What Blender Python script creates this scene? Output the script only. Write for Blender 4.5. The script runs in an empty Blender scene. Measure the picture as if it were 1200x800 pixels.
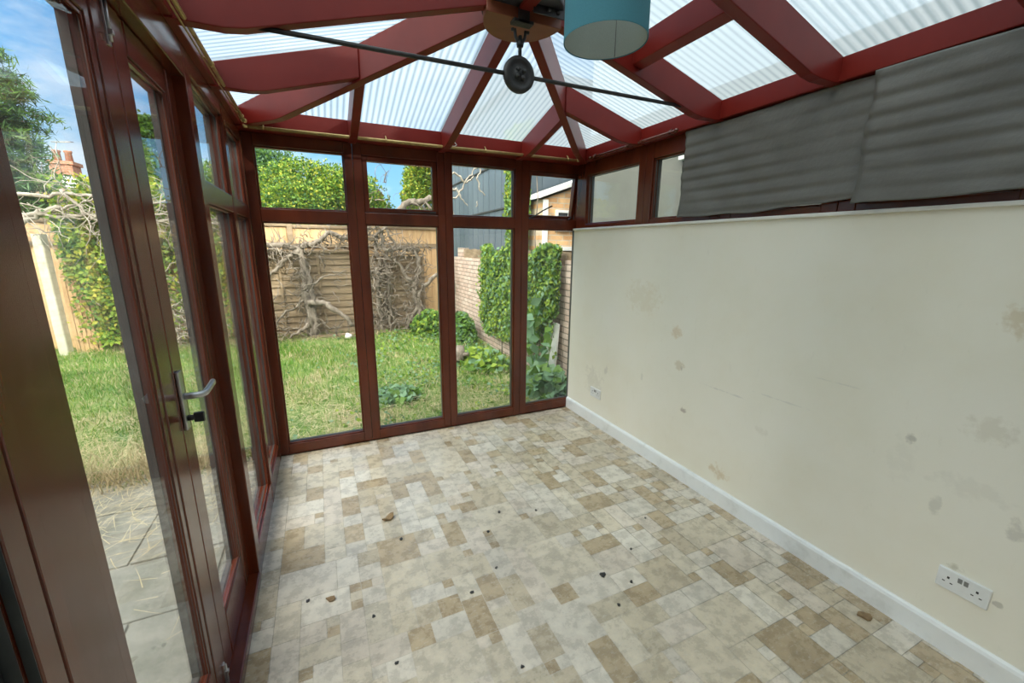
import bpy, bmesh, math, random
import numpy as np
from mathutils import Vector, Matrix

rnd = random.Random(7)
SC = bpy.context.scene
COL = SC.collection
W = 2.5157          # inner face of the plastered side wall
DB = 3.31           # inner face of the end glazing frame
GZ = -0.15          # garden level

# ------------------------------------------------------------------ objects
def props(o, label=None, cat=None, group=None, kind=None):
    if label: o['label'] = label
    if cat: o['category'] = cat
    if group: o['group'] = group
    if kind: o['kind'] = kind
    return o

def root(name, loc, label, cat, group=None, kind=None):
    o = bpy.data.objects.new(name, None)
    o.empty_display_size = 0.1
    o.location = loc
    COL.objects.link(o)
    return props(o, label, cat, group, kind)

def attach(o, parent):
    if parent is None: return
    o.parent = parent
    p = parent
    loc = Vector((0, 0, 0))
    while p is not None:
        if p.type == 'EMPTY': loc += p.location
        p = p.parent
    o.matrix_parent_inverse = Matrix.Translation(-loc) if parent.type == 'EMPTY' else Matrix()

def obj(name, bm, mats, parent=None, smooth=False):
    me = bpy.data.meshes.new(name)
    bmesh.ops.recalc_face_normals(bm, faces=bm.faces[:])
    if smooth:
        for f in bm.faces: f.smooth = True
    bm.to_mesh(me); bm.free()
    if not isinstance(mats, (list, tuple)): mats = [mats]
    for m in mats: me.materials.append(m)
    o = bpy.data.objects.new(name, me)
    COL.objects.link(o)
    attach(o, parent)
    return o

def raw(name, verts, faces, mats, parent=None, mat_index=None, smooth=False):
    me = bpy.data.meshes.new(name)
    verts = np.asarray(verts, dtype=np.float32); faces = np.asarray(faces, dtype=np.int32)
    n, k = faces.shape
    me.vertices.add(len(verts)); me.vertices.foreach_set('co', verts.ravel())
    me.loops.add(n * k); me.loops.foreach_set('vertex_index', faces.ravel())
    me.polygons.add(n)
    me.polygons.foreach_set('loop_start', np.arange(0, n * k, k, dtype=np.int32))
    if not isinstance(mats, (list, tuple)): mats = [mats]
    for m in mats: me.materials.append(m)
    if mat_index is not None: me.polygons.foreach_set('material_index', np.asarray(mat_index, dtype=np.int32))
    me.update(calc_edges=True); me.validate()
    o = bpy.data.objects.new(name, me)
    COL.objects.link(o)
    attach(o, parent)
    return o

# ------------------------------------------------------------------ shapes
ID = lambda u, d, z: (u, d, z)
def box(bm, u0, u1, d0, d1, z0, z1, mp=ID, bev=0.0, mi=0):
    vs = []
    for z in (z0, z1):
        for (u, d) in ((u0, d0), (u1, d0), (u1, d1), (u0, d1)):
            vs.append(bm.verts.new(mp(u, d, z)))
    fs = [bm.faces.new([vs[i] for i in q]) for q in
          ((3, 2, 1, 0), (4, 5, 6, 7), (0, 1, 5, 4), (1, 2, 6, 5), (2, 3, 7, 6), (3, 0, 4, 7))]
    for f in fs: f.material_index = mi
    if bev > 0:
        bmesh.ops.recalc_face_normals(bm, faces=fs)
        es = list({e for f in fs for e in f.edges})
        r = bmesh.ops.bevel(bm, geom=es, offset=bev, segments=2, profile=0.5, affect='EDGES', clamp_overlap=True)
        for f in r['faces']: f.material_index = mi
    return fs

def prism(bm, poly, vec, bev=0.0, mi=0):
    v = Vector(vec)
    a = [bm.verts.new(Vector(p)) for p in poly]
    b = [bm.verts.new(Vector(p) + v) for p in poly]
    n = len(a)
    fs = [bm.faces.new(a[::-1]), bm.faces.new(b)]
    fs += [bm.faces.new((a[i], a[(i + 1) % n], b[(i + 1) % n], b[i])) for i in range(n)]
    for f in fs: f.material_index = mi
    if bev > 0:
        bmesh.ops.recalc_face_normals(bm, faces=fs)
        es = list({e for f in fs for e in f.edges})
        bmesh.ops.bevel(bm, geom=es, offset=bev, segments=2, profile=0.5, affect='EDGES', clamp_overlap=True)
    return fs

def tube(bm, pts, rad, seg=8, caps=True, mi=0):
    pts = [Vector(p) for p in pts]
    n = len(pts)
    if not isinstance(rad, (list, tuple)): rad = [rad] * n
    rings = []
    t0 = (pts[1] - pts[0]).normalized()
    up = Vector((0, 0, 1)) if abs(t0.z) < 0.9 else Vector((0, 1, 0))
    nrm = t0.cross(up).normalized()
    for i, p in enumerate(pts):
        t = (pts[min(i + 1, n - 1)] - pts[max(i - 1, 0)]).normalized()
        nrm = (nrm - t * nrm.dot(t))
        if nrm.length < 1e-6: nrm = t.orthogonal()
        nrm.normalize()
        b = t.cross(nrm)
        rings.append([bm.verts.new(p + (nrm * math.cos(2 * math.pi * k / seg) + b * math.sin(2 * math.pi * k / seg)) * rad[i]) for k in range(seg)])
    for i in range(n - 1):
        for k in range(seg):
            f = bm.faces.new((rings[i][k], rings[i][(k + 1) % seg], rings[i + 1][(k + 1) % seg], rings[i + 1][k]))
            f.material_index = mi; f.smooth = True
    if caps:
        bm.faces.new(rings[0][::-1]).material_index = mi
        bm.faces.new(rings[-1]).material_index = mi

def lathe(bm, prof, c, axis='Z', seg=32, closed=False, mi=0):
    """prof: list of (r, h); revolve about an axis through c"""
    c = Vector(c)
    def P(r, h, a):
        x, y = r * math.cos(a), r * math.sin(a)
        return c + {'Z': Vector((x, y, h)), 'Y': Vector((x, h, y)), 'X': Vector((h, x, y))}[axis]
    rings = []
    for r, h in prof:
        if r < 1e-6: rings.append([bm.verts.new(P(0, h, 0))])
        else: rings.append([bm.verts.new(P(r, h, 2 * math.pi * k / seg)) for k in range(seg)])
    m = len(rings)
    for i in range(m if closed else m - 1):
        A, B = rings[i], rings[(i + 1) % m]
        for k in range(seg):
            k2 = (k + 1) % seg
            if len(A) == 1 and len(B) == 1: continue
            if len(A) == 1: f = bm.faces.new((A[0], B[k], B[k2]))
            elif len(B) == 1: f = bm.faces.new((A[k], A[k2], B[0]))
            else: f = bm.faces.new((A[k], A[k2], B[k2], B[k]))
            f.material_index = mi; f.smooth = True

# ------------------------------------------------------------------ materials
def new_mat(name):
    m = bpy.data.materials.new(name); m.use_nodes = True
    nt = m.node_tree
    for n in list(nt.nodes): nt.nodes.remove(n)
    out = nt.nodes.new('ShaderNodeOutputMaterial')
    return m, nt, out

def N(nt, t, **kw):
    n = nt.nodes.new(t)
    for k, v in kw.items():
        if k in n.inputs: n.inputs[k].default_value = v
        else: setattr(n, k, v)
    return n

def ramp(nt, stops):
    r = nt.nodes.new('ShaderNodeValToRGB')
    e = r.color_ramp.elements
    while len(e) < len(stops): e.new(0.5)
    for i, (p, c) in enumerate(stops):
        e[i].position = p; e[i].color = (c[0], c[1], c[2], 1)
    return r

def mixc(nt, fac, a, b, mode='MIX'):
    m = nt.nodes.new('ShaderNodeMix'); m.data_type = 'RGBA'; m.blend_type = mode
    for sock, v in ((m.inputs[0], fac), (m.inputs[6], a), (m.inputs[7], b)):
        if hasattr(v, 'is_output'): nt.links.new(v, sock)
        elif isinstance(v, (int, float)): sock.default_value = v
        else: sock.default_value = (v[0], v[1], v[2], 1)
    return m.outputs[2]

def coords(nt, scale=(1, 1, 1), kind='Object'):
    tc = nt.nodes.new('ShaderNodeTexCoord')
    mp = nt.nodes.new('ShaderNodeMapping')
    mp.inputs['Scale'].default_value = scale
    nt.links.new(tc.outputs[kind], mp.inputs['Vector'])
    return mp.outputs['Vector']

def noise(nt, vec, scale, detail=4, rough=0.6):
    n = N(nt, 'ShaderNodeTexNoise', Scale=scale, Detail=detail, Roughness=rough)
    nt.links.new(vec, n.inputs['Vector'])
    return n.outputs['Fac']

def simple(name, stops, rough=0.5, nscale=8.0, stretch=(1, 1, 1), bump=0.0, metallic=0.0, spec=0.5, bscale=None, coat=0.0):
    """principled surface whose colour wanders between ramp stops with a noise"""
    m, nt, out = new_mat(name)
    p = nt.nodes.new('ShaderNodeBsdfPrincipled')
    v = coords(nt, stretch)
    f = noise(nt, v, nscale)
    if len(stops) == 1: stops = [(0.3, stops[0]), (0.7, tuple(min(1, c * 1.12) for c in stops[0]))]
    r = ramp(nt, stops); nt.links.new(f, r.inputs[0])
    nt.links.new(r.outputs[0], p.inputs['Base Color'])
    p.inputs['Roughness'].default_value = rough
    p.inputs['Metallic'].default_value = metallic
    p.inputs['Specular IOR Level'].default_value = spec
    p.inputs['Coat Weight'].default_value = coat
    p.inputs['Coat Roughness'].default_value = 0.12
    if bump > 0:
        b = N(nt, 'ShaderNodeBump', Strength=bump, Distance=0.01)
        f2 = noise(nt, v, bscale or nscale * 3, 5)
        nt.links.new(f2, b.inputs['Height']); nt.links.new(b.outputs[0], p.inputs['Normal'])
    nt.links.new(p.outputs[0], out.inputs[0])
    return m

def leaf_mat(name, a, b, trans=0.35):
    m, nt, out = new_mat(name)
    v = coords(nt)
    f = noise(nt, v, 2.3, 3)
    r = ramp(nt, [(0.3, a), (0.7, b)]); nt.links.new(f, r.inputs[0])
    p = N(nt, 'ShaderNodeBsdfPrincipled', Roughness=0.5)
    p.inputs['Specular IOR Level'].default_value = 0.3
    t = nt.nodes.new('ShaderNodeBsdfTranslucent')
    nt.links.new(r.outputs[0], p.inputs['Base Color']); nt.links.new(r.outputs[0], t.inputs['Color'])
    mx = N(nt, 'ShaderNodeMixShader'); mx.inputs[0].default_value = trans
    nt.links.new(p.outputs[0], mx.inputs[1]); nt.links.new(t.outputs[0], mx.inputs[2])
    nt.links.new(mx.outputs[0], out.inputs[0])
    return m

def glass_mat(name, tint, ior=1.45, rough=0.0, dirt=0.0):
    m, nt, out = new_mat(name)
    t = N(nt, 'ShaderNodeBsdfTransparent'); t.inputs[0].default_value = (*tint, 1)
    g = N(nt, 'ShaderNodeBsdfGlossy'); g.inputs['Roughness'].default_value = rough
    fr = N(nt, 'ShaderNodeFresnel', IOR=ior)
    # the same small reflectance whichever side of a pane the ray meets
    geo = nt.nodes.new('ShaderNodeNewGeometry')
    mxi = nt.nodes.new('ShaderNodeMix'); mxi.data_type = 'FLOAT'
    mxi.inputs[2].default_value = ior; mxi.inputs[3].default_value = 1 / ior
    nt.links.new(geo.outputs['Backfacing'], mxi.inputs[0]); nt.links.new(mxi.outputs[0], fr.inputs['IOR'])
    mx = nt.nodes.new('ShaderNodeMixShader')
    nt.links.new(fr.outputs[0], mx.inputs[0])
    nt.links.new(t.outputs[0], mx.inputs[1]); nt.links.new(g.outputs[0], mx.inputs[2])
    last = mx.outputs[0]
    if dirt > 0:
        d = N(nt, 'ShaderNodeBsdfTranslucent'); d.inputs[0].default_value = (.8, .82, .8, 1)
        v = coords(nt)
        f = noise(nt, v, 3.5, 6)
        r = ramp(nt, [(0.4, (0, 0, 0)), (0.75, (dirt, dirt, dirt))]); nt.links.new(f, r.inputs[0])
        m2 = nt.nodes.new('ShaderNodeMixShader')
        nt.links.new(r.outputs[0], m2.inputs[0]); nt.links.new(last, m2.inputs[1]); nt.links.new(d.outputs[0], m2.inputs[2])
        last = m2.outputs[0]
    nt.links.new(last, out.inputs[0])
    return m

M = {}
M['wood'] = simple('varnished_mahogany', [(0.3, (0.070, 0.012, 0.004)), (0.7, (0.130, 0.024, 0.008))], 0.26, 6, (1, 1, 0.25), 0.05, bscale=25, coat=0.25)
M['rafter'] = simple('red_brown_paint', [(0.3, (0.135, 0.010, 0.007)), (0.7, (0.178, 0.015, 0.010))], 0.36, 3, spec=0.28, coat=0.0)
M['hub'] = simple('rust_brown_paint', [(0.3, (0.17, 0.045, 0.02)), (0.7, (0.22, 0.065, 0.03))], 0.45, 9)
M['iron'] = simple('black_iron', [(0.3, (0.012, 0.011, 0.011)), (0.7, (0.028, 0.026, 0.025))], 0.5, 30, bump=0.15)
M['steel_plate'] = simple('grey_steel_plate', [(0.3, (0.035, 0.033, 0.035)), (0.7, (0.055, 0.052, 0.055))], 0.45, 12, metallic=0.6)
M['chrome'] = simple('brushed_chrome', [(0.3, (0.46, 0.46, 0.47)), (0.7, (0.58, 0.58, 0.59))], 0.34, 40, metallic=1.0)
M['gold'] = simple('tarnished_brass', [(0.3, (0.34, 0.23, 0.085)), (0.7, (0.56, 0.41, 0.18))], 0.38, 14, metallic=0.5)
M['gasket'] = simple('grey_rubber', [(0.3, (0.035, 0.037, 0.037)), (0.7, (0.05, 0.053, 0.052))], 0.6, 20)
M['spacer'] = simple('weathered_grey_trim', [(0.3, (0.17, 0.17, 0.165)), (0.7, (0.26, 0.26, 0.25))], 0.55, 12)
M['trim_dark'] = simple('dark_grey_trim', [(0.3, (0.050, 0.052, 0.052)), (0.7, (0.085, 0.088, 0.086))], 0.5, 12)
M['black'] = simple('black_plastic', [(0.3, (0.010, 0.010, 0.010)), (0.7, (0.02, 0.02, 0.02))], 0.45, 12)
M['white_plastic'] = simple('white_plastic', [(0.3, (0.70, 0.71, 0.71)), (0.7, (0.78, 0.79, 0.79))], 0.3, 12)
M['glass'] = glass_mat('window_glass', (0.95, 0.97, 0.96), 1.4, dirt=0.02)
M['skirting'] = simple('white_gloss_paint', [(0.25, (0.60, 0.62, 0.62)), (0.45, (0.76, 0.78, 0.79)), (0.75, (0.80, 0.82, 0.83))], 0.28, 9, bump=0.05)
M['ledge'] = simple('off_white_board', [(0.3, (0.66, 0.65, 0.61)), (0.7, (0.74, 0.73, 0.69))], 0.45, 9)
M['shade'] = None

# -------- teal lamp shade: outer cloth, white lining
def cloth(name, col, trans):
    m, nt, out = new_mat(name)
    v = coords(nt, (300, 300, 300))
    f = noise(nt, v, 1.0, 2)
    r = ramp(nt, [(0.3, tuple(c * .9 for c in col)), (0.7, col)]); nt.links.new(f, r.inputs[0])
    d = N(nt, 'ShaderNodeBsdfPrincipled', Roughness=0.8); d.inputs['Specular IOR Level'].default_value = 0.15
    t = nt.nodes.new('ShaderNodeBsdfTranslucent')
    nt.links.new(r.outputs[0], d.inputs['Base Color']); nt.links.new(r.outputs[0], t.inputs[0])
    mx = N(nt, 'ShaderNodeMixShader'); mx.inputs[0].default_value = trans
    nt.links.new(d.outputs[0], mx.inputs[1]); nt.links.new(t.outputs[0], mx.inputs[2])
    nt.links.new(mx.outputs[0], out.inputs[0])
    return m
M['teal'] = cloth('teal_cloth', (0.085, 0.255, 0.315), 0.06)
M['lining'] = cloth('pale_grey_lining', (0.55, 0.60, 0.56), 0.22)

# -------- plaster wall: cream paint with scuffs
def plaster():
    m, nt, out = new_mat('cream_plaster')
    p = N(nt, 'ShaderNodeBsdfPrincipled', Roughness=0.55); p.inputs['Specular IOR Level'].default_value = 0.3
    v = coords(nt)
    f = noise(nt, v, 1.4, 5)
    r = ramp(nt, [(0.3, (0.77, 0.73, 0.61)), (0.55, (0.81, 0.78, 0.685)), (0.8, (0.83, 0.805, 0.73))]); nt.links.new(f, r.inputs[0])
    col = r.outputs[0]
    # faint roller marks and smears
    f2 = noise(nt, coords(nt, (1, 3.2, 1)), 9, 6, 0.7)
    r2 = ramp(nt, [(0.62, (0, 0, 0)), (0.80, (0.3, 0.3, 0.3))]); nt.links.new(f2, r2.inputs[0])
    col = mixc(nt, r2.outputs[0], col, (0.60, 0.575, 0.48))
    # single stains and knocks: (y, z, radius y, radius z, colour, strength)
    dist = noise(nt, v, 26, 4)
    spots = [(1.951, .789, .05, .035, (.45, .33, .16), 0.34), (1.935, .775, .012, .02, (.22, .15, .1), 0.41), (2.007, 1.0, .055, .05, (.55, .38, .17), 0.38),
             (1.891, .495, .026, .028, (.16, .09, .06), 0.47), (1.57, .205, .07, .05, (.55, .40, .2), 0.51), (.739, .801, .018, .026, (.2, .19, .18), 0.41),
             (.54, .921, .07, .06, (.42, .36, .25), 0.21), (.538, 1.323, .045, .06, (.5, .38, .2), 0.42), (1.357, .57, .05, .03, (.5, .45, .36), 0.19),
             (.559, .687, .12, .04, (.4, .38, .33), 0.11), (.415, .604, .03, .045, (.3, .28, .25), 0.33), (2.73, .528, .025, .05, (.35, .32, .3), 0.28),
             (2.90, .40, .14, .13, (.42, .40, .36), 0.22), (.62, .56, .02, .05, (.35, .34, .3), 0.30), (1.6, .72, .13, .006, (.45, .45, .44), 0.33), (1.27, .78, .14, .005, (.45, .45, .44), 0.25), (1.05, .95, .11, .005, (.5, .5, .47), 0.28), (2.3, .62, .012, .05, (.4, .39, .36), 0.22), (.52, .36, .03, .02, (.4, .36, .26), 0.51), (.40, .30, .014, .014, (.2, .18, .15), 0.39), (2.35, 1.2, .2, .12, (.66, .58, .42), 0.30), (.75, .70, .05, .10, (.5, .48, .42), 0.10)]
    sx = nt.nodes.new('ShaderNodeSeparateXYZ'); nt.links.new(v, sx.inputs[0])
    def mth(op, a, b=None):
        n = nt.nodes.new('ShaderNodeMath'); n.operation = op
        for i, q in enumerate((a, b)):
            if q is None: continue
            if hasattr(q, 'is_output'): nt.links.new(q, n.inputs[i])
            else: n.inputs[i].default_value = q
        return n.outputs[0]
    for (y, z, ry, rz, c, s) in spots:
        a = mth('DIVIDE', mth('SUBTRACT', sx.outputs[1], y), ry)
        b = mth('DIVIDE', mth('SUBTRACT', sx.outputs[2], z), rz)
        d2 = mth('ADD', mth('MULTIPLY', a, a), mth('MULTIPLY', b, b))
        d2 = mth('ADD', d2, mth('MULTIPLY', mth('SUBTRACT', dist, 0.5), 4.5))
        mr = N(nt, 'ShaderNodeMapRange'); mr.inputs['From Min'].default_value = 1.0; mr.inputs['From Max'].default_value = 0.15
        mr.inputs['To Min'].default_value = 0; mr.inputs['To Max'].default_value = s
        nt.links.new(d2, mr.inputs['Value'])
        col = mixc(nt, mr.outputs[0], col, c)
    nt.links.new(col, p.inputs['Base Color'])
    b = N(nt, 'ShaderNodeBump', Strength=0.12, Distance=0.01)
    nt.links.new(noise(nt, v, 12, 5), b.inputs['Height']); nt.links.new(b.outputs[0], p.inputs['Normal'])
    nt.links.new(p.outputs[0], out.inputs[0])
    return m
M['plaster'] = plaster()

# -------- vinyl floor
def vinyl():
    m, nt, out = new_mat('tile_pattern_vinyl')
    p = N(nt, 'ShaderNodeBsdfPrincipled', Roughness=0.33); p.inputs['Specular IOR Level'].default_value = 0.6
    at = N(nt, 'ShaderNodeAttribute', attribute_name='tile')
    v = coords(nt)
    f = noise(nt, v, 15, 8, 0.68)
    r = ramp(nt, [(0.32, (0.74, 0.73, 0.72)), (0.5, (1.0, 0.995, 0.99)), (0.68, (1.22, 1.22, 1.21))]); nt.links.new(f, r.inputs[0])
    col = mixc(nt, 1.0, at.outputs['Color'], r.outputs[0], 'MULTIPLY')
    f3 = noise(nt, coords(nt, (1, 2.2, 1)), 42, 5, 0.65)
    r3 = ramp(nt, [(0.55, (0, 0, 0)), (0.66, (0.42, 0.42, 0.42))]); nt.links.new(f3, r3.inputs[0])
    col = mixc(nt, r3.outputs[0], col, (0.66, 0.63, 0.57))
    f4 = noise(nt, v, 2.0, 5)
    r4 = ramp(nt, [(0.35, (0.86, 0.85, 0.84)), (0.65, (1.03, 1.03, 1.03))]); nt.links.new(f4, r4.inputs[0])
    col = mixc(nt, 1.0, col, r4.outputs[0], 'MULTIPLY')
    nt.links.new(col, p.inputs['Base Color'])
    rr = ramp(nt, [(0.3, (0.20, 0.20, 0.20)), (0.7, (0.36, 0.36, 0.36))]); nt.links.new(f, rr.inputs[0])
    nt.links.new(rr.outputs[0], p.inputs['Roughness'])
    b = N(nt, 'ShaderNodeBump', Strength=0.08, Distance=0.004)
    nt.links.new(f, b.inputs['Height']); nt.links.new(b.outputs[0], p.inputs['Normal'])
    nt.links.new(p.outputs[0], out.inputs[0])
    return m
M['vinyl'] = vinyl()

# -------- twin-wall roof sheet
def roofsheet():
    m, nt, out = new_mat('ribbed_polycarbonate')
    uv = N(nt, 'ShaderNodeUVMap')
    sx = nt.nodes.new('ShaderNodeSeparateXYZ'); nt.links.new(uv.outputs[0], sx.inputs[0])
    w = nt.nodes.new('ShaderNodeMath'); w.operation = 'MULTIPLY'; w.inputs[1].default_value = 2 * math.pi / 0.036
    nt.links.new(sx.outputs[0], w.inputs[0])
    s = nt.nodes.new('ShaderNodeMath'); s.operation = 'SINE'; nt.links.new(w.outputs[0], s.inputs[0])
    mr = N(nt, 'ShaderNodeMapRange'); mr.inputs['From Min'].default_value = -1; mr.inputs['From Max'].default_value = 1
    nt.links.new(s.outputs[0], mr.inputs['Value'])
    rc = ramp(nt, [(0.0, (0.46, 0.52, 0.545)), (0.42, (0.63, 0.685, 0.71)), (1.0, (0.71, 0.755, 0.775))]); nt.links.new(mr.outputs[0], rc.inputs[0])
    t = N(nt, 'ShaderNodeBsdfTransparent'); nt.links.new(rc.outputs[0], t.inputs[0])
    d = N(nt, 'ShaderNodeBsdfTranslucent'); nt.links.new(rc.outputs[0], d.inputs[0])
    mx = N(nt, 'ShaderNodeMixShader'); mx.inputs[0].default_value = 0.27
    nt.links.new(t.outputs[0], mx.inputs[1]); nt.links.new(d.outputs[0], mx.inputs[2])
    g = N(nt, 'ShaderNodeBsdfGlossy'); g.inputs['Roughness'].default_value = 0.15
    m2 = N(nt, 'ShaderNodeMixShader'); m2.inputs[0].default_value = 0.04
    nt.links.new(mx.outputs[0], m2.inputs[1]); nt.links.new(g.outputs[0], m2.inputs[2])
    nt.links.new(m2.outputs[0], out.inputs[0])
    return m
M['roof'] = roofsheet()
M['sheet'] = simple('grey_foam_sheet', [(0.3, (0.120, 0.117, 0.109)), (0.7, (0.148, 0.144, 0.134))], 0.65, 5, bump=0.2, bscale=60)

# -------- outdoors
M['soil'] = simple('lawn_soil', [(0.30, (0.07, 0.14, 0.025)), (0.50, (0.14, 0.20, 0.05)), (0.64, (0.25, 0.22, 0.11)), (0.75, (0.10, 0.16, 0.04))], 0.9, 1.3, bump=0.6, bscale=30)
M['slab'] = simple('grey_paving', [(0.3, (0.13, 0.135, 0.11)), (0.5, (0.19, 0.19, 0.165)), (0.7, (0.25, 0.245, 0.215))], 0.8, 5, bump=0.3, bscale=40)
M['joint'] = simple('paving_joint', [(0.3, (0.16, 0.15, 0.12)), (0.7, (0.22, 0.21, 0.16))], 0.9, 10)
M['grass_a'] = leaf_mat('grass_green', (0.05, 0.17, 0.015), (0.11, 0.28, 0.03), 0.3)
M['grass_b'] = leaf_mat('grass_yellow_green', (0.16, 0.27, 0.035), (0.27, 0.34, 0.06), 0.3)
M['straw'] = leaf_mat('dry_straw', (0.44, 0.36, 0.20), (0.62, 0.54, 0.35), 0.15)
M['leaf_a'] = leaf_mat('leaf_bright', (0.16, 0.28, 0.03), (0.30, 0.40, 0.05))
M['leaf_b'] = leaf_mat('leaf_mid', (0.07, 0.17, 0.025), (0.14, 0.26, 0.04))
M['leaf_c'] = leaf_mat('leaf_yellow', (0.34, 0.38, 0.04), (0.48, 0.46, 0.07))
M['leaf_d'] = leaf_mat('leaf_dark', (0.03, 0.085, 0.025), (0.06, 0.14, 0.035))
M['leaf_e'] = leaf_mat('leaf_grey_green', (0.12, 0.24, 0.14), (0.20, 0.34, 0.20))
M['needle'] = leaf_mat('needle_blue_green', (0.06, 0.15, 0.06), (0.16, 0.27, 0.10), 0.2)
M['bark'] = simple('grey_dead_bark', [(0.3, (0.085, 0.068, 0.05)), (0.55, (0.19, 0.16, 0.13)), (0.75, (0.34, 0.30, 0.25))], 0.85, 14, (1, 1, 0.4), 0.5)
M['bark_pale'] = simple('pale_dead_stem', [(0.3, (0.22, 0.19, 0.155)), (0.7, (0.46, 0.42, 0.36))], 0.8, 14, bump=0.3)
M['plank_new'] = simple('tan_fence_board', [(0.3, (0.42, 0.26, 0.13)), (0.5, (0.54, 0.36, 0.19)), (0.7, (0.62, 0.45, 0.26))], 0.8, 3.5, (4, 1, 0.35), 0.3)
M['plank_old'] = simple('weathered_fence_board', [(0.3, (0.13, 0.09, 0.055)), (0.5, (0.23, 0.17, 0.105)), (0.7, (0.33, 0.25, 0.17))], 0.85, 3.5, (0.35, 1, 4), 0.4)
M['concrete'] = simple('weathered_concrete', [(0.3, (0.40, 0.39, 0.31)), (0.5, (0.52, 0.50, 0.41)), (0.75, (0.60, 0.58, 0.50))], 0.85, 6, bump=0.4)
M['metal_clad'] = simple('slate_blue_cladding', [(0.3, (0.085, 0.115, 0.145)), (0.7, (0.12, 0.155, 0.185))], 0.45, 1.4, (1, 1, 0.3))
M['white_paint'] = simple('white_paint', [(0.3, (0.70, 0.72, 0.72)), (0.7, (0.80, 0.81, 0.81))], 0.5, 6)
M['render'] = simple('beige_render', [(0.3, (0.115, 0.122, 0.108)), (0.7, (0.145, 0.152, 0.135))], 0.85, 2.5, bump=0.2)
M['render_blue'] = simple('sky_matched_render', [(0.3, (0.40, 0.46, 0.53)), (0.7, (0.47, 0.53, 0.60))], 0.85, 2.5)  # coloured like the sky so the added storey blends in through the roof
M['cream_ext'] = simple('cream_painted_brick', [(0.3, (0.62, 0.60, 0.53)), (0.7, (0.70, 0.68, 0.61))], 0.8, 3)
M['tiles'] = simple('brown_roof_tiles', [(0.3, (0.16, 0.095, 0.06)), (0.7, (0.27, 0.17, 0.11))], 0.85, 8, (1, 3, 3))
M['dark_glass'] = simple('dark_window_glass', [(0.3, (0.03, 0.035, 0.04)), (0.7, (0.06, 0.07, 0.08))], 0.08, 4)
M['dry_leaf'] = simple('dry_brown_leaf', [(0.3, (0.16, 0.10, 0.05)), (0.7, (0.30, 0.20, 0.10))], 0.8, 40)

def brick(name, c1, c2, mortar, axis='X', scale=1.0, rough=0.85):
    """axis: the horizontal world axis the courses run along"""
    m, nt, out = new_mat(name)
    tc = nt.nodes.new('ShaderNodeTexCoord')
    sx = nt.nodes.new('ShaderNodeSeparateXYZ'); nt.links.new(tc.outputs['Object'], sx.inputs[0])
    cx = nt.nodes.new('ShaderNodeCombineXYZ')
    nt.links.new(sx.outputs[0 if axis == 'X' else 1], cx.inputs[0]); nt.links.new(sx.outputs[2], cx.inputs[1])
    b = N(nt, 'ShaderNodeTexBrick', Scale=scale)
    b.inputs['Brick Width'].default_value = 0.225; b.inputs['Row Height'].default_value = 0.075
    b.inputs['Mortar Size'].default_value = 0.009; b.inputs['Mortar Smooth'].default_value = 0.3
    b.inputs['Color1'].default_value = (*c1, 1); b.inputs['Color2'].default_value = (*c2, 1); b.inputs['Mortar'].default_value = (*mortar, 1)
    nt.links.new(cx.outputs[0], b.inputs['Vector'])
    f = noise(nt, tc.outputs['Object'], 7, 5)
    r = ramp(nt, [(0.3, (0.75, 0.74, 0.72)), (0.7, (1.15, 1.15, 1.15))]); nt.links.new(f, r.inputs[0])
    col = mixc(nt, 1.0, b.outputs['Color'], r.outputs[0], 'MULTIPLY')
    p = N(nt, 'ShaderNodeBsdfPrincipled', Roughness=rough); p.inputs['Specular IOR Level'].default_value = 0.2
    nt.links.new(col, p.inputs['Base Color'])
    bp = N(nt, 'ShaderNodeBump', Strength=0.5, Distance=0.01); bp.invert = True
    nt.links.new(b.outputs['Fac'], bp.inputs['Height']); nt.links.new(bp.outputs[0], p.inputs['Normal'])
    nt.links.new(p.outputs[0], out.inputs[0])
    return m
M['brick_pale'] = brick('pale_pink_brick', (0.50, 0.38, 0.32), (0.62, 0.52, 0.46), (0.24, 0.21, 0.18), 'Y')
M['brick_orange'] = brick('orange_brick', (0.58, 0.33, 0.16), (0.70, 0.45, 0.24), (0.55, 0.47, 0.36), 'X')
M['brick_red'] = brick('red_brick', (0.36, 0.15, 0.09), (0.46, 0.21, 0.13), (0.40, 0.34, 0.28), 'X')

# ================================================================== CAMERA
f_px, yaw, pitch, roll = 485.22, .4309, -.2249, .0083
cam_d = bpy.data.cameras.new('camera'); cam = bpy.data.objects.new('camera', cam_d); COL.objects.link(cam)
cam_d.sensor_fit = 'HORIZONTAL'; cam_d.sensor_width = 36.0; cam_d.lens = 36.0 * f_px / 1200
cam_d.clip_start = 0.02; cam_d.clip_end = 400
cy, sy, cp, sp, cr, sr = math.cos(yaw), math.sin(yaw), math.cos(pitch), math.sin(pitch), math.cos(roll), math.sin(roll)
Fv = Vector((sy * cp, cy * cp, sp)); R0 = Vector((cy, -sy, 0)); U0 = R0.cross(Fv)
Rv = R0 * cr + U0 * sr; Uv = -R0 * sr + U0 * cr
mw = Matrix((Rv, Uv, -Fv)).transposed().to_4x4(); mw.translation = Vector((.3809, 0, 1.5528))
cam.matrix_world = mw
SC.camera = cam

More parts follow.
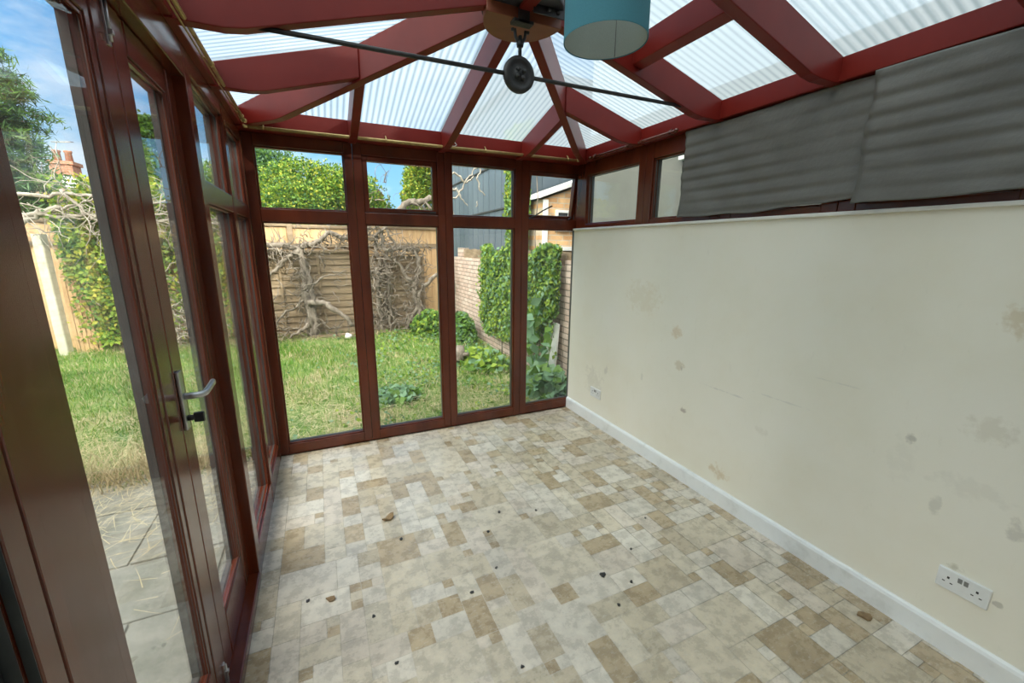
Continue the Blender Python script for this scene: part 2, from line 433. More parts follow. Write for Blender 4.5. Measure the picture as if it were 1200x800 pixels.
# ================================================================== WORLD + SUN
wd = bpy.data.worlds.new('sky'); SC.world = wd; wd.use_nodes = True
nt = wd.node_tree
for n in list(nt.nodes): nt.nodes.remove(n)
tc = nt.nodes.new('ShaderNodeTexCoord')
sx = nt.nodes.new('ShaderNodeSeparateXYZ'); nt.links.new(tc.outputs['Generated'], sx.inputs[0])
sky = ramp(nt, [(0.0, (0.36, 0.58, 0.80)), (0.10, (0.32, 0.64, 0.94)), (0.28, (0.15, 0.48, 0.92)), (0.60, (0.22, 0.46, 0.82)), (1.0, (0.42, 0.60, 0.86))])
nt.links.new(sx.outputs[2], sky.inputs[0])
mp = nt.nodes.new('ShaderNodeMapping'); mp.inputs['Scale'].default_value = (1.0, 1.0, 2.6); mp.inputs['Location'].default_value = (0.3, 0.1, 0.4)
nt.links.new(tc.outputs['Generated'], mp.inputs[0])
cl = noise(nt, mp.outputs[0], 2.2, 7, 0.58)
cr_ = ramp(nt, [(0.52, (0, 0, 0)), (0.72, (1, 1, 1))]); nt.links.new(cl, cr_.inputs[0])
col = mixc(nt, cr_.outputs[0], sky.outputs[0], (1.05, 1.08, 1.12))
# unseen bright lobe added high in the south-west sky to light the room
dp = nt.nodes.new('ShaderNodeVectorMath'); dp.operation = 'DOT_PRODUCT'
nt.links.new(tc.outputs['Generated'], dp.inputs[0]); dp.inputs[1].default_value = Vector((-.52, -.50, .69)).normalized()
hi = N(nt, 'ShaderNodeMapRange', interpolation_type='SMOOTHSTEP'); hi.inputs['From Min'].default_value = 0.38; hi.inputs['From Max'].default_value = 0.98
nt.links.new(dp.outputs['Value'], hi.inputs['Value'])
col = mixc(nt, hi.outputs[0], col, (7.5, 7.1, 6.4))
bg = N(nt, 'ShaderNodeBackground', Strength=1.0)
nt.links.new(col, bg.inputs[0])
wo = nt.nodes.new('ShaderNodeOutputWorld'); nt.links.new(bg.outputs[0], wo.inputs[0])

sun_d = bpy.data.lights.new('sun', 'SUN'); sun_d.energy = 3.7; sun_d.angle = 0.01; sun_d.color = (1.0, 0.93, 0.80)
sun = bpy.data.objects.new('sun', sun_d); COL.objects.link(sun)
sdir = Vector((-0.42, 1.0, -0.54)).normalized()
sun.rotation_euler = sdir.to_track_quat('-Z', 'Y').to_euler()
sun.location = (0, -20, 15)

# ================================================================== ROOM SHELL
# ---- floor: vinyl with a printed pattern of mixed tiles
def make_floor():
    u = 0.05; x0, y0 = -0.02, -0.70
    nx, ny = 51, 81
    occ = [[False] * ny for _ in range(nx)]
    tans = [[False] * ny for _ in range(nx)]
    R = random.Random(11)
    tan = [(0.385, 0.300, 0.190), (0.44, 0.350, 0.230), (0.41, 0.325, 0.210)]
    beige = [(0.55, 0.485, 0.375), (0.51, 0.445, 0.335), (0.58, 0.52, 0.415), (0.48, 0.41, 0.30)]
    pale = [(0.59, 0.54, 0.46), (0.61, 0.565, 0.485), (0.58, 0.515, 0.43)]
    vs, fs, cs = [], [], []
    opts = [((4, 4), 5), ((5, 4), 3), ((4, 2), 5), ((2, 4), 5), ((2, 2), 8), ((3, 2), 4), ((2, 3), 4), ((1, 1), 3), ((4, 3), 2)]
    def fit(i, j, a, b):
        return i + a <= nx and j + b <= ny and all(not occ[p][q] for p in range(i, i + a) for q in range(j, j + b))
    for j in range(ny):
        for i in range(nx):
            if occ[i][j]: continue
            c = [(s, w) for s, w in opts if fit(i, j, *s)]
            a, b = R.choices([s for s, _ in c], [w for _, w in c])[0]
            for p in range(i, i + a):
                for q in range(j, j + b): occ[p][q] = True
            area = a * b
            if area >= 16: pal = R.choices([beige, tan, pale], [6, 3, 1])[0]
            elif area == 1: pal = tan if R.random() < .7 else pale
            else: pal = R.choices([beige, tan, pale], [4, 5, 5])[0]
            if pal is tan and R.random() < .75 and any(tans[p][q] for p in range(max(0, i - 1), min(nx, i + a + 1)) for q in range(max(0, j - 1), min(ny, j + b + 1))): pal = beige if R.random() < .6 else pale
            if pal is tan:
                for p in range(i, i + a):
                    for q in range(j, j + b): tans[p][q] = True
            k = R.uniform(0.93, 1.07); cc = tuple(min(1, q * k) for q in R.choice(pal))
            g = 0.0011
            X0, X1, Y0, Y1 = x0 + i * u + g, x0 + (i + a) * u - g, y0 + j * u + g, y0 + (j + b) * u - g
            n = len(vs)
            vs += [(X0, Y0, 0), (X1, Y0, 0), (X1, Y1, 0), (X0, Y1, 0)]; fs.append((n, n + 1, n + 2, n + 3)); cs.append(cc)
    # the slab under it carries the pale joint colour
    X0, X1, Y0, Y1 = x0 - 0.05, x0 + nx * u + 0.05, y0 - 0.02, y0 + ny * u - 0.01
    n = len(vs)
    vs += [(X0, Y0, -.0006), (X1, Y0, -.0006), (X1, Y1, -.0006), (X0, Y1, -.0006), (X0, Y0, -.16), (X1, Y0, -.16), (X1, Y1, -.16), (X0, Y1, -.16)]
    for q in ((0, 1, 2, 3), (7, 6, 5, 4), (0, 4, 5, 1), (1, 5, 6, 2), (2, 6, 7, 3), (3, 7, 4, 0)):
        fs.append(tuple(n + t for t in q)); cs.append((0.62, 0.57, 0.49))
    o = raw('floor', vs, fs, M['vinyl'])
    at = o.data.attributes.new('tile', 'FLOAT_COLOR', 'FACE')
    at.data.foreach_set('color', np.array([(*c, 1) for c in cs], dtype=np.float32).ravel())
    props(o, 'beige and tan vinyl floor printed with mixed square tiles', 'floor', kind='structure')
make_floor()

# ---- plastered side wall with ledge and skirting
bm = bmesh.new(); box(bm, W, W + 0.11, -0.70, DB, 0.0, 1.70)
props(obj('wall_right', bm, M['plaster']), 'scuffed cream plaster half wall below the side windows', 'wall', kind='structure')
bm = bmesh.new(); box(bm, W - 0.016, W + 0.115, -0.70, DB - 0.002, 1.70, 1.7165, bev=0.003)
props(obj('trim_1', bm, M['ledge']), 'thin off-white ledge capping the cream half wall', 'ledge', kind='structure')
bm = bmesh.new()
prism(bm, [(W, -0.70, 0), (W - 0.018, -0.70, 0), (W - 0.018, -0.70, 0.088), (W - 0.013, -0.70, 0.100), (W - 0.005, -0.70, 0.106), (W, -0.70, 0.106)], (0, DB + 0.70 - 0.002, 0))
props(obj('baseboard_right', bm, M['skirting']), 'white gloss skirting board along the foot of the cream wall', 'skirting board', kind='structure')

# ---- the house behind the camera
bm = bmesh.new()
box(bm, -7.5, 3.55, -7.0, -0.75, GZ, 4.2)
props(obj('wall_back', bm, M['cream_ext']), 'cream house wall behind the conservatory', 'wall', kind='structure')

# ---- glazed walls ---------------------------------------------------------
MB = lambda u, d, z: (u, DB + d, z)
ML = lambda u, d, z: (-d, u, z)
MR = lambda u, d, z: (W + 0.014 + d, u, z)
FD = 0.075          # frame depth
GD = 0.036          # depth of the inner face of the glass

def leafbox(parent, name, mat, spec, mp, bev=0.0):
    bm = bmesh.new()
    for s in spec: box(bm, *s, mp=mp, bev=bev)
    return obj(name, bm, mat, parent)

def glazing(parent, mp, g0, g1, zb, zt, t=.006):
    """one sealed unit: pane, and the strip of weathered trim and rubber round it"""
    p = leafbox(parent, 'pane', M['glass'], [(g0 - .004, g1 + .004, GD, GD + .016, zb - .004, zt + .004)], mp)
    s = GD + .018
    leafbox(parent, 'gasket', M['gasket'], [(g0 - .001, g0 + t, GD - .007, GD - .0005, zb, zt), (g1 - t, g1 + .001, GD - .007, GD - .0005, zb, zt),
                                           (g0, g1, GD - .007, GD - .0005, zb - .001, zb + t), (g0, g1, GD - .007, GD - .0005, zt - t, zt + .001)], mp)
    t = .004
    leafbox(parent, 'outer_trim', M['trim_dark'], [(g0 - .001, g0 + t, s, FD + .004, zb, zt), (g1 - t, g1 + .001, s, FD + .004, zb, zt),
                                           (g0, g1, s, FD + .004, zb - .001, zb + t), (g0, g1, s, FD + .004, zt - t, zt + .001)], mp)
    return p

def sash(parent, mp, a0, a1, zb, zt, fw, tilt=0.0, knob=None, stay=None):
    """top-hung opening light inside an aperture; tilted about its head"""
    ct, st = math.cos(tilt), math.sin(tilt)
    def mp2(u, d, z):
        h = zt - z
        dd = d - 0.02
        return mp(u, 0.02 + dd * ct + h * st, zt - (h * ct - dd * st))
    g = 0.004
    A0, A1, B0, B1 = a0 + g, a1 - g, zb + g, zt - g
    bm = bmesh.new()
    box(bm, A0, A0 + fw, .012, .062, B0, B1, mp2, .003); box(bm, A1 - fw, A1, .012, .062, B0, B1, mp2, .003)
    box(bm, A0 + fw, A1 - fw, .012, .062, B0, B0 + fw, mp2, .003); box(bm, A0 + fw, A1 - fw, .012, .062, B1 - fw, B1, mp2, .003)
    s = obj('sash', bm, M['wood'], parent)
    bm = bmesh.new(); box(bm, A0 + fw - .003, A1 - fw + .003, .036, .050, B0 + fw - .003, B1 - fw + .003, mp2)
    obj('pane', bm, M['glass'], s)
    if knob is not None:
        bm = bmesh.new(); box(bm, knob - .022, knob + .022, .000, .011, B0 + .006, B0 + .020, mp2, .002); box(bm, knob - .20, knob - .022, .004, .011, B0 + .010, B0 + .016, mp2)
        obj('handle', bm, M['steel_plate'], s)
    if stay is not None:
        bm = bmesh.new()
        p1 = mp2(stay, .010, B0 + .02); p0 = mp(stay - .02, .01, zb + .004)
        q0, q1 = Vector(p0), Vector(p1)
        tube(bm, [Vector(mp(stay - .19, .005, zb + .006)), Vector(mp(stay - .13, .0, zb + .03)), Vector(mp(stay - .07, -.01, zb + .07)), Vector(mp(stay + .03, .0, zb + .115))], .006, 6)
        tube(bm, [Vector(mp(a1 - .10, .012, zb + .004)), q1 + Vector((.20, 0, .01)) if False else Vector(mp2(a1 - .03, .012, zb + .03))], .006, 6)
        obj('window_stay', bm, M['black'], s)
    return s

def frame_bm(u0, u1, z0, z1, ops, mp, bev=.004):
    """stiles and rails round a column of openings [(g0, g1, zb, zt)] from the bottom up"""
    bm = bmesh.new()
    g0, g1 = ops[0][0], ops[0][1]
    box(bm, u0, g0, 0, FD, z0, z1, mp, bev); box(bm, g1, u1, 0, FD, z0, z1, mp, bev)
    zs = [z0] + [q for o_ in ops for q in (o_[2], o_[3])] + [z1]
    for k in range(0, len(zs), 2): box(bm, g0, g1, .002, FD, zs[k], zs[k + 1], mp, bev)
    # glazing beads
    for (a, b, zb, zt) in ops:
        t, d0, d1 = .010, .014, GD - .008
        box(bm, a, a + t, d0, d1, zb, zt, mp, .003); box(bm, b - t, b, d0, d1, zb, zt, mp, .003)
        box(bm, a + t, b - t, d0, d1, zb, zb + t, mp, .003); box(bm, a + t, b - t, d0, d1, zt - t, zt, mp, .003)
    return bm

ZB, ZM1, ZM2, ZT, ZH = .0802, 1.7046, 1.7882, 2.1774, 2.255
bays = [(-.075, .6565, .055, .597), (.6565, 1.3175, .716, 1.260), (1.3175, 1.9855, 1.375, 1.922), (1.9855, 2.62, 2.049, 2.552)]
wl = ['full-height end window nearest the door corner, sunlit dead vine seen through it',
      'full-height end window second from the left, with a closed opening light at its head',
      'full-height end window third from the left, slate-blue shed seen through its head',
      'full-height end window beside the cream wall, its opening light propped ajar']
for k, (u0, u1, g0, g1) in enumerate(bays):
    r = root('window_%d' % (k + 1), (0.5 * (u0 + u1), DB, 0.0), wl[k], 'window', kind='structure')
    obj('window_frame', frame_bm(u0 + .001, u1 - .001, 0.001, ZH, [(g0, g1, ZB, ZM1), (g0, g1, ZM2, ZT)], MB), M['wood'], r)
    glazing(r, MB, g0, g1, ZB, ZM1)
    if k == 1: sash(r, MB, g0, g1, ZM2, ZT, .032, 0.0, knob=g1 - .04)
    elif k == 3: sash(r, MB, g0, g1, ZM2, ZT, .030, math.radians(9), stay=g0 + .20)
    else: glazing(r, MB, g0, g1, ZM2, ZT)

# left glazed wall: two windows beyond the doors, one on the near side
LW = [('window_5', 2.003, 2.7085, 2.085, 2.672, 'left wall window just beyond the french doors'),
      ('window_6', 2.7085, 3.384, 2.748, 3.24, 'narrow-looking left wall window in the far corner'),
      ('window_7', -.70, .700, -.62, .655, 'left wall window on the near side of the french doors, only its edge in view')]
for nm, u0, u1, g0, g1, lab in LW:
    r = root(nm, (0, 0.5 * (u0 + u1), 0.0), lab, 'window', kind='structure')
    e0 = .074 if nm == 'window_6' else 0
    obj('window_frame', frame_bm(u0 + .001, u1 - .001 - e0, 0.001, ZH, [(g0, g1, ZB + .05, 1.715), (g0, g1, 1.800, ZT)], ML), M['wood'], r)
    gt_ = .030 if nm == 'window_7' else .006
    if nm == 'window_7': leafbox(r, 'seal', M['gasket'], [(g1 - .0105, g1 - .0098, .012, GD - .008, ZB + .06, 1.705), (g1 - .0008, g1 + .0, .002, .0135, ZB + .052, 1.713)], ML)
    glazing(r, ML, g0, g1, ZB + .05, 1.715, gt_); glazing(r, ML, g0, g1, 1.800, ZT, gt_)

# door frame and its two leaves
r = root('trim_2', (0, 1.35, 0), 'dark red-brown timber frame round the pair of french doors', 'door frame', kind='structure')
bm = bmesh.new()
box(bm, .7015, .733, 0, FD + .02, .001, ZH, ML, .003); box(bm, .733, .752, .014, FD + .02, .001, ZH, ML, .002); box(bm, .752, .838, .020, FD + .02, .001, ZH, ML, .003)
box(bm, .838, 2.003, 0, FD + .02, 2.135, ZH, ML, .004)
obj('jamb', bm, M['wood'], r)
bm = bmesh.new(); box(bm, .7015, 2.003, -.004, FD + .03, .0005, .052, ML, .006)
obj('sill', bm, M['wood'], r)
DD = .038           # the leaves sit back from the frame
def leaf(name, lab, u0, u1, g0, g1):
    rr = root(name, (-DD, 0.5 * (u0 + u1), 0.055), lab, 'door', kind='structure')
    mpd = lambda u, d, z: ML(u, d + DD, z)
    z0, z1, zb, zt = .056, 2.13, .235, 2.045
    bm = bmesh.new()
    q = .030
    box(bm, u0, g0 - q, 0, .046, z0, z1, mpd, .004); box(bm, g0 - q, g0, .003, .046, z0, z1, mpd, .003)
    box(bm, g1 + q, u1, 0, .046, z0, z1, mpd, .004); box(bm, g1, g1 + q, .003, .046, z0, z1, mpd, .003)
    box(bm, g0, g1, .001, .046, z0, zb, mpd, .004); box(bm, g0, g1, .001, .046, zt, z1, mpd, .004)
    for s in ((g0, g0 + .010, .006, .012, zb, zt), (g1 - .010, g1, .006, .012, zb, zt), (g0 + .01, g1 - .01, .006, .012, zb, zb + .010), (g0 + .01, g1 - .01, .006, .012, zt - .010, zt)):
        box(bm, *s, mp=mpd, bev=.002)
    obj('door_frame', bm, M['wood'], rr)
    leafbox(rr, 'pane', M['glass'], [(g0 - .004, g1 + .004, .0135, .030, zb - .004, zt + .004)], mpd)
    t = .006
    leafbox(rr, 'gasket', M['gasket'], [(g0 - .001, g0 + t, .0085, .013, zb, zt), (g1 - t, g1 + .001, .0085, .013, zb, zt),
                                       (g0, g1, .0085, .013, zb - .001, zb + t), (g0, g1, .0085, .013, zt - t, zt + .001)], mpd)
    leafbox(rr, 'outer_trim', M['trim_dark'], [(g0 - .001, g0 + .004, .031, .050, zb, zt), (g1 - .004, g1 + .001, .031, .050, zb, zt),
                                       (g0, g1, .031, .050, zb - .001, zb + .004), (g0, g1, .031, .050, zt - .004, zt + .001)], mpd)
    return rr, mpd
d1, mpd = leaf('door_1', 'french door leaf nearer the camera, bolted top and bottom, without a handle', .842, 1.4695, .945, 1.340)
bm = bmesh.new()
box(bm, 1.436, 1.452, -.004, .001, 2.02, 2.125, mpd, .001)
tube(bm, [mpd(1.444, -.007, 2.03), mpd(1.444, -.007, 2.128)], .0035, 8); box(bm, 1.438, 1.450, -.014, -.003, 2.045, 2.056, mpd, .001)
obj('bolt', bm, M['chrome'], d1)
bm = bmesh.new()
box(bm, 1.436, 1.452, -.004, .001, .060, .15, mpd, .001)
tube(bm, [mpd(1.444, -.007, .057), mpd(1.444, -.007, .145)], .0035, 8); box(bm, 1.438, 1.450, -.014, -.003, .11, .12, mpd, .001)
obj('bolt', bm, M['chrome'], d1)
d2, mpd = leaf('door_2', 'french door leaf carrying the chrome lever handle', 1.4725, 1.999, 1.576, 1.888)
bm = bmesh.new(); box(bm, 1.481, 1.516, -.010, .0, .995, 1.180, mpd, .003)
for zz in (1.010, 1.165): lathe(bm, [(0, -.012), (.005, -.0115), (.006, -.010)], mpd(1.4985, 0, zz)[0:1] + (1.4985, zz), 'X', 10) if False else None
hp = obj('handle_plate', bm, M['chrome'], d2); hp['label'] = 'chrome backplate of the lever handle'
bm = bmesh.new()
hx = -DD
tube(bm, [(hx + .008, 1.4985, 1.100), (hx + .035, 1.4985, 1.100), (hx + .052, 1.503, 1.100), (hx + .060, 1.520, 1.100), (hx + .060, 1.56, 1.100), (hx + .059, 1.62, 1.101), (hx + .056, 1.640, 1.101)],
     [.011, .010, .010, .010, .0095, .0095, .008], 12)
o = obj('handle', bm, M['chrome'], d2); o['label'] = 'chrome lever handle'
bm = bmesh.new()
tube(bm, [(hx + .008, 1.4985, 1.030), (hx + .028, 1.4985, 1.030)], .009, 10); box(bm, hx + .026, hx + .052, 1.492, 1.505, 1.015, 1.045, ID, .002)
obj('lock_turn', bm, M['steel_plate'], d2)

# right wall windows above the half wall
rz0, rz1, rg0, rg1 = 1.717, ZH, 1.750, 2.150
RW = [('window_8', 2.445, 3.3095, 2.515, 3.165, 'small side window in the far corner above the ledge, garden mirrored in it'),
      ('window_9', 1.79, 2.445, 1.86, 2.375, 'small side window half covered by the grey sheet'),
      ('window_10', 1.17, 1.79, 1.24, 1.72, 'side window wholly behind the farther grey sheet'),
      ('window_11', .55, 1.17, .62, 1.10, 'side window behind the nearer grey sheet'),
      ('window_12', -.70, .55, -.62, .48, 'side window behind the near end of the grey sheet')]
for nm, u0, u1, g0, g1, lab in RW:
    r = root(nm, (W + .014, 0.5 * (u0 + u1), rz0), lab, 'window', kind='structure')
    obj('window_frame', frame_bm(u0 + .001, u1 - .001, rz0, rz1, [(g0, g1, rg0, rg1)], MR), M['wood'], r)
    glazing(r, MR, g0, g1, rg0, rg1)

# ================================================================== ROOF
S1 = .29; ZE = 2.345; XM = W / 2; YH = 1.845; YC = 3.20
S2 = S1 * XM / (YC - YH)
ZR = ZE + S1 * XM
zl = lambda x, y: ZE + S1 * x
zr = lambda x, y: ZE + S1 * (W - x)
zb_ = lambda x, y: ZE + S2 * (YC - y)
ceil = root('ceiling', (XM, 1.5, 2.24), 'hipped conservatory roof of red-brown rafters and ribbed translucent sheets', 'roof', kind='structure')
RY = [-.66, .025, .635, 1.248, YH]      # common rafter lines along the sides
JY = 2.481                              # side jack rafters
JXL, JXR = .655, 1.925                  # end jack rafters
hl = lambda y: XM * (YC - y) / (YC - YH)        # left hip x at y
hyl = lambda x: YC - (YC - YH) * x / XM
hyr = lambda x: YC - (YC - YH) * (W - x) / XM

def panel(poly, zf, along):
    """one translucent roof sheet; the UV runs in metres along the eaves"""
    th = .016
    bm = bmesh.new()
    uvl = bm.loops.layers.uv.new('UVMap')
    top = [bm.verts.new((x, y, zf(x, y) + .004 + th)) for x, y in poly]
    bot = [bm.verts.new((x, y, zf(x, y) + .004)) for x, y in poly]
    n = len(poly)
    bm.faces.new(top); bm.faces.new(bot[::-1])
    for i in range(n): bm.faces.new((top[i], top[(i + 1) % n], bot[(i + 1) % n], bot[i]))
    for f in bm.faces:
        for l in f.loops: l[uvl].uv = (l.vert.co.y if along == 'y' else l.vert.co.x, 0)
    return obj('roof_panel', bm, M['roof'], ceil)
e = .004
for a, b in zip(RY[:-1], RY[1:]):
    panel([(-.05, a), (XM, a), (XM, b), (-.05, b)], zl, 'y')
    panel([(W + .06, a), (W + .06, b), (XM, b), (XM, a)], zr, 'y')
panel([(-.05, YH), (XM, YH), (hl(JY), JY), (-.05, JY)], zl, 'y')
panel([(-.05, JY), (hl(JY), JY), (0, YC), (-.05, YC + .05)], zl, 'y')
panel([(W + .06, YH), (W + .06, JY), (W - hl(JY), JY), (XM, YH)], zr, 'y')
panel([(W + .06, JY), (W + .06, YC + .05), (W, YC), (W - hl(JY), JY)], zr, 'y')
YO = YC + .14
panel([(0, YC), (JXL, hyl(JXL)), (JXL, YO), (-.04, YO)], zb_, 'x')
panel([(JXL, hyl(JXL)), (XM, YH), (XM + .001, YO), (JXL, YO)], zb_, 'x')
panel([(XM, YH), (JXR, hyr(JXR)), (JXR, YO), (XM, YO)], zb_, 'x')
panel([(JXR, hyr(JXR)), (W, YC), (W + .05, YO), (JXR, YO)], zb_, 'x')

ZBOT = 2.250
def rafter(name, A, B, zA, zB, w=.05, dep=.15, zmin=ZBOT):
    A, B = Vector((*A, 0)), Vector((*B, 0))
    d = (B - A); L = d.length; d.normalize()
    nrm = Vector((-d.y, d.x, 0)) * w
    s = (zB - zA) / L
    zt = lambda t: zA + s * t
    pts = [(0, zt(0)), (L, zt(L)), (L, zt(L) - dep)]
    tc_ = (zmin + dep - zA) / s
    if tc_ > 0.02:
        pts += [(tc_ + .03, zmin + .03 * s + .0), (tc_ - .03, zmin)] if tc_ > .05 else [(tc_, zmin)]
        pts += [(0, zmin)]
    else: pts += [(0, zA - dep)]
    bm = bmesh.new()
    prism(bm, [A + d * t - nrm * .5 + Vector((0, 0, z)) for t, z in pts], nrm, bev=.003)
    return obj(name, bm, M['rafter'], ceil)
for y in RY:
    yy = y
    rafter('rafter', (.0, yy), (XM - .03, yy), zl(0, 0), zl(XM - .03, 0))
    rafter('rafter', (W, yy), (XM + .03, yy), zr(W, 0), zr(XM + .03, 0))
rafter('jack_rafter', (.0, JY), (hl(JY) - .02, JY), ZE, zl(hl(JY) - .02, 0))
rafter('jack_rafter', (W, JY), (W - hl(JY) + .02, JY), ZE, zr(W - hl(JY) + .02, 0))
for x in (JXL, JXR):
    hy = (hyl if x < XM else hyr)(x) + .02
    rafter('jack_rafter', (x, YC + .06), (x, hy), zb_(0, YC + .06), zb_(0, hy), zmin=2.235)
rafter('rafter', (XM + .024, YC + .06), (XM + .024, YH + .05), zb_(0, YC + .06), zb_(0, YH + .05), zmin=2.235)
for sx_ in (0, 1):
    cx_ = -.02 if sx_ == 0 else W + .02
    hx_ = XM - .03 if sx_ == 0 else XM + .03
    rafter('hip_rafter', (cx_, YC + .02), (hx_, YH + .03), ZE - .006, ZR - .012, w=.05, dep=.165)
bm = bmesh.new(); box(bm, XM - .028, XM + .028, -.69, YH - .03, ZR - .19, ZR - .004, bev=.003)
obj('ridge_beam', bm, M['rafter'], ceil)
# trimmer between two rafters on the cream wall's side
xp = 1.88
bm = bmesh.new(); prism(bm, [(xp - .027, RY[3] + .024, zr(xp - .027, 0) - .001), (xp + .027, RY[3] + .024, zr(xp + .027, 0) - .001), (xp + .027, RY[3] + .024, zr(xp + .027, 0) - .115), (xp - .027, RY[3] + .024, zr(xp - .027, 0) - .115)], (0, YH - RY[3] - .048, 0), bev=.003)
obj('trimmer', bm, M['rafter'], ceil)
# eaves beams
EB = .045
def beam(poly, vec):
    bm = bmesh.new(); prism(bm, poly, vec, bev=.004); return obj('eaves_beam', bm, M['rafter'], ceil)
beam([(-.055, YC - EB, 2.2555), (-.055, YC - EB, zb_(0, YC - EB) - .002), (-.055, YC + .14, zb_(0, YC + .14) - .004), (-.055, YC + .175, 2.2555)], (W + .125, 0, 0))
beam([(.025, -.69, 2.2555), (.025, -.69, zl(.025, 0) - .003), (-.07, -.69, zl(-.07, 0) - .003), (-.07, -.69, 2.2555)], (0, YC - EB + .69 - .002, 0))
beam([(W - .035, -.69, 2.2555), (W - .035, -.69, zr(W - .035, 0) - .003), (W + .085, -.69, zr(W + .085, 0) - .003), (W + .085, -.69, 2.2555)], (0, YC - EB + .69 - .002, 0))
# hub where hips and ridge meet
hub = None
bm = bmesh.new()
hc = Vector((XM + .008, YH, 0))
arc = [(hc.x + .176 * math.cos(a), YH - .030 + (.206 if math.sin(a) > 0 else 1) * math.sin(a), 2.490) for a in np.linspace(0, math.pi, 28)]
prism(bm, arc, (0, 0, .058), bev=.003)
hub = obj('hub', bm, M['hub'], ceil)
bm = bmesh.new()
lathe(bm, [(0, 2.532), (.172, 2.532), (.176, 2.536), (.176, 2.60), (0, 2.60)], hc, 'Z', 40)
box(bm, XM + .02, XM + .170, YH - .085, YH - .079, 2.50, 2.62, bev=.001)
for bx in (XM + .09, XM + .135):
    lathe(bm, [(0, -.012), (.007, -.011), (.009, -.006), (.009, 0)], (bx, YH - .085, 2.52), 'Y', 12)
obj('hub_plate', bm, M['steel_plate'], ceil)

# ---- tie rod with its boss
t = root('tie_rod', (XM, YH, 2.28), 'black iron tie rod across the roof with a round boss hung from the hub', 'tie rod')
bm = bmesh.new(); tube(bm, [(.255, YH - .004, 2.278), (XM - .01, YH - .004, 2.286)], .0085, 10); tube(bm, [(XM - .02, YH - .004, 2.286), (W - .255, YH - .004, 2.292)], .0085, 10)
obj('bar', bm, M['iron'], t)
bm = bmesh.new(); bz = 2.289
yb = YH - .004
lathe(bm, [(0, -.018), (.020, -.018), (.024, -.012), (.048, -.010), (.052, -.014), (.066, -.014), (.073, -.008), (.073, .010), (.066, .014), (0, .014)], (XM - .008, yb, bz), 'Y', 40)
for k in range(4):
    a = k * math.pi / 2 + .6
    lathe(bm, [(0, -.026), (.008, -.026), (.010, -.018), (.010, -.010)], (XM - .008 + .02 * math.cos(a), yb, bz + .02 * math.sin(a)), 'Y', 10)
obj('boss', bm, M['iron'], t)
bm = bmesh.new(); tube(bm, [(XM - .004, yb, bz + .06), (XM - .004, yb, 2.44)], .008, 10)
obj('hanger', bm, M['iron'], t)
bm = bmesh.new()
box(bm, XM - .05, XM + .042, yb - .040, yb + .004, 2.474, 2.486, bev=.002); box(bm, XM - .03, XM + .022, yb - .040, yb - .032, 2.474, 2.535, bev=.002)
tube(bm, [(XM - .03, yb, 2.462), (XM - .026, yb, 2.435), (XM - .012, yb, 2.412), (XM - .004, yb, 2.405)], .007, 8)
tube(bm, [(XM + .022, yb, 2.462), (XM + .018, yb, 2.435), (XM + .004, yb, 2.412), (XM - .004, yb, 2.405)], .007, 8)
lathe(bm, [(0, 2.395), (.014, 2.397), (.016, 2.41), (.012, 2.425), (0, 2.43)], (XM - .004, yb, 0), 'Z', 14)
for s in (-.04, .032): lathe(bm, [(0, 2.452), (.007, 2.453), (.008, 2.462)], (XM + s, yb, 0), 'Z', 10)
obj('clevis', bm, M['iron'], t)

# ---- pendant shade
LX, LY, LZ0, LZ1, LR = 1.272, 1.245, 2.192, 2.415, .132
t = root('pendant_lamp', (LX, LY, LZ0), 'teal drum lamp shade hanging from the roof ridge, unlit', 'lamp')
bm = bmesh.new()
lathe(bm, [(LR, LZ0), (LR - .002, LZ1)], (LX, LY, 0), 'Z', 64)
lathe(bm, [(LR, LZ0), (LR + .0006, LZ0 + .002), (LR + .0006, LZ0 + .004), (LR, LZ0 + .010)], (LX, LY, 0), 'Z', 64)
sh = obj('lamp_shade', bm, M['teal'], t); sh['label'] = 'teal outer cloth of the shade'
bm = bmesh.new()
lathe(bm, [(LR - .0035, LZ0 + .002), (LR - .0055, LZ1 - .002)], (LX, LY, 0), 'Z', 64)
sh2 = obj('lining', bm, M['lining'], t); sh2['label'] = 'pale grey lining inside the shade'
bm = bmesh.new()
box(bm, LX + .0985, LX + .1010, LY + .079, LY + .0805, LZ0 + .004, LZ1 - .004)
obj('lining_seam', bm, M['spacer'], t)
bm = bmesh.new()
ring = [(LX + (LR - .007) * math.cos(a), LY + (LR - .007) * math.sin(a), LZ1 - .012) for a in np.linspace(0, 2 * math.pi, 40)]
tube(bm, ring, .0018, 6, caps=False)
for k in range(3):
    a = k * 2 * math.pi / 3 + .5
    tube(bm, [(LX + .02 * math.cos(a), LY + .02 * math.sin(a), LZ1 - .03), (LX + (LR - .007) * math.cos(a), LY + (LR - .007) * math.sin(a), LZ1 - .012)], .0018, 6)
lathe(bm, [(.019, LZ1 - .035), (.022, LZ1 - .03), (.022, LZ1 - .025), (.019, LZ1 - .02)], (LX, LY, 0), 'Z', 20)
obj('wire_carrier', bm, M['white_plastic'], t)
bm = bmesh.new(); lathe(bm, [(0, LZ1 - .055), (.018, LZ1 - .055), (.018, LZ1 - .02), (.012, LZ1 + .005), (.004, LZ1 + .012), (0, LZ1 + .012)], (LX, LY, 0), 'Z', 20)
obj('lamp_holder', bm, M['white_plastic'], t)
bm = bmesh.new(); tube(bm, [(LX, LY, LZ1 + .01), (LX - .004, LY, ZR - .195)], .0032, 8)
obj('cord', bm, M['white_plastic'], t)

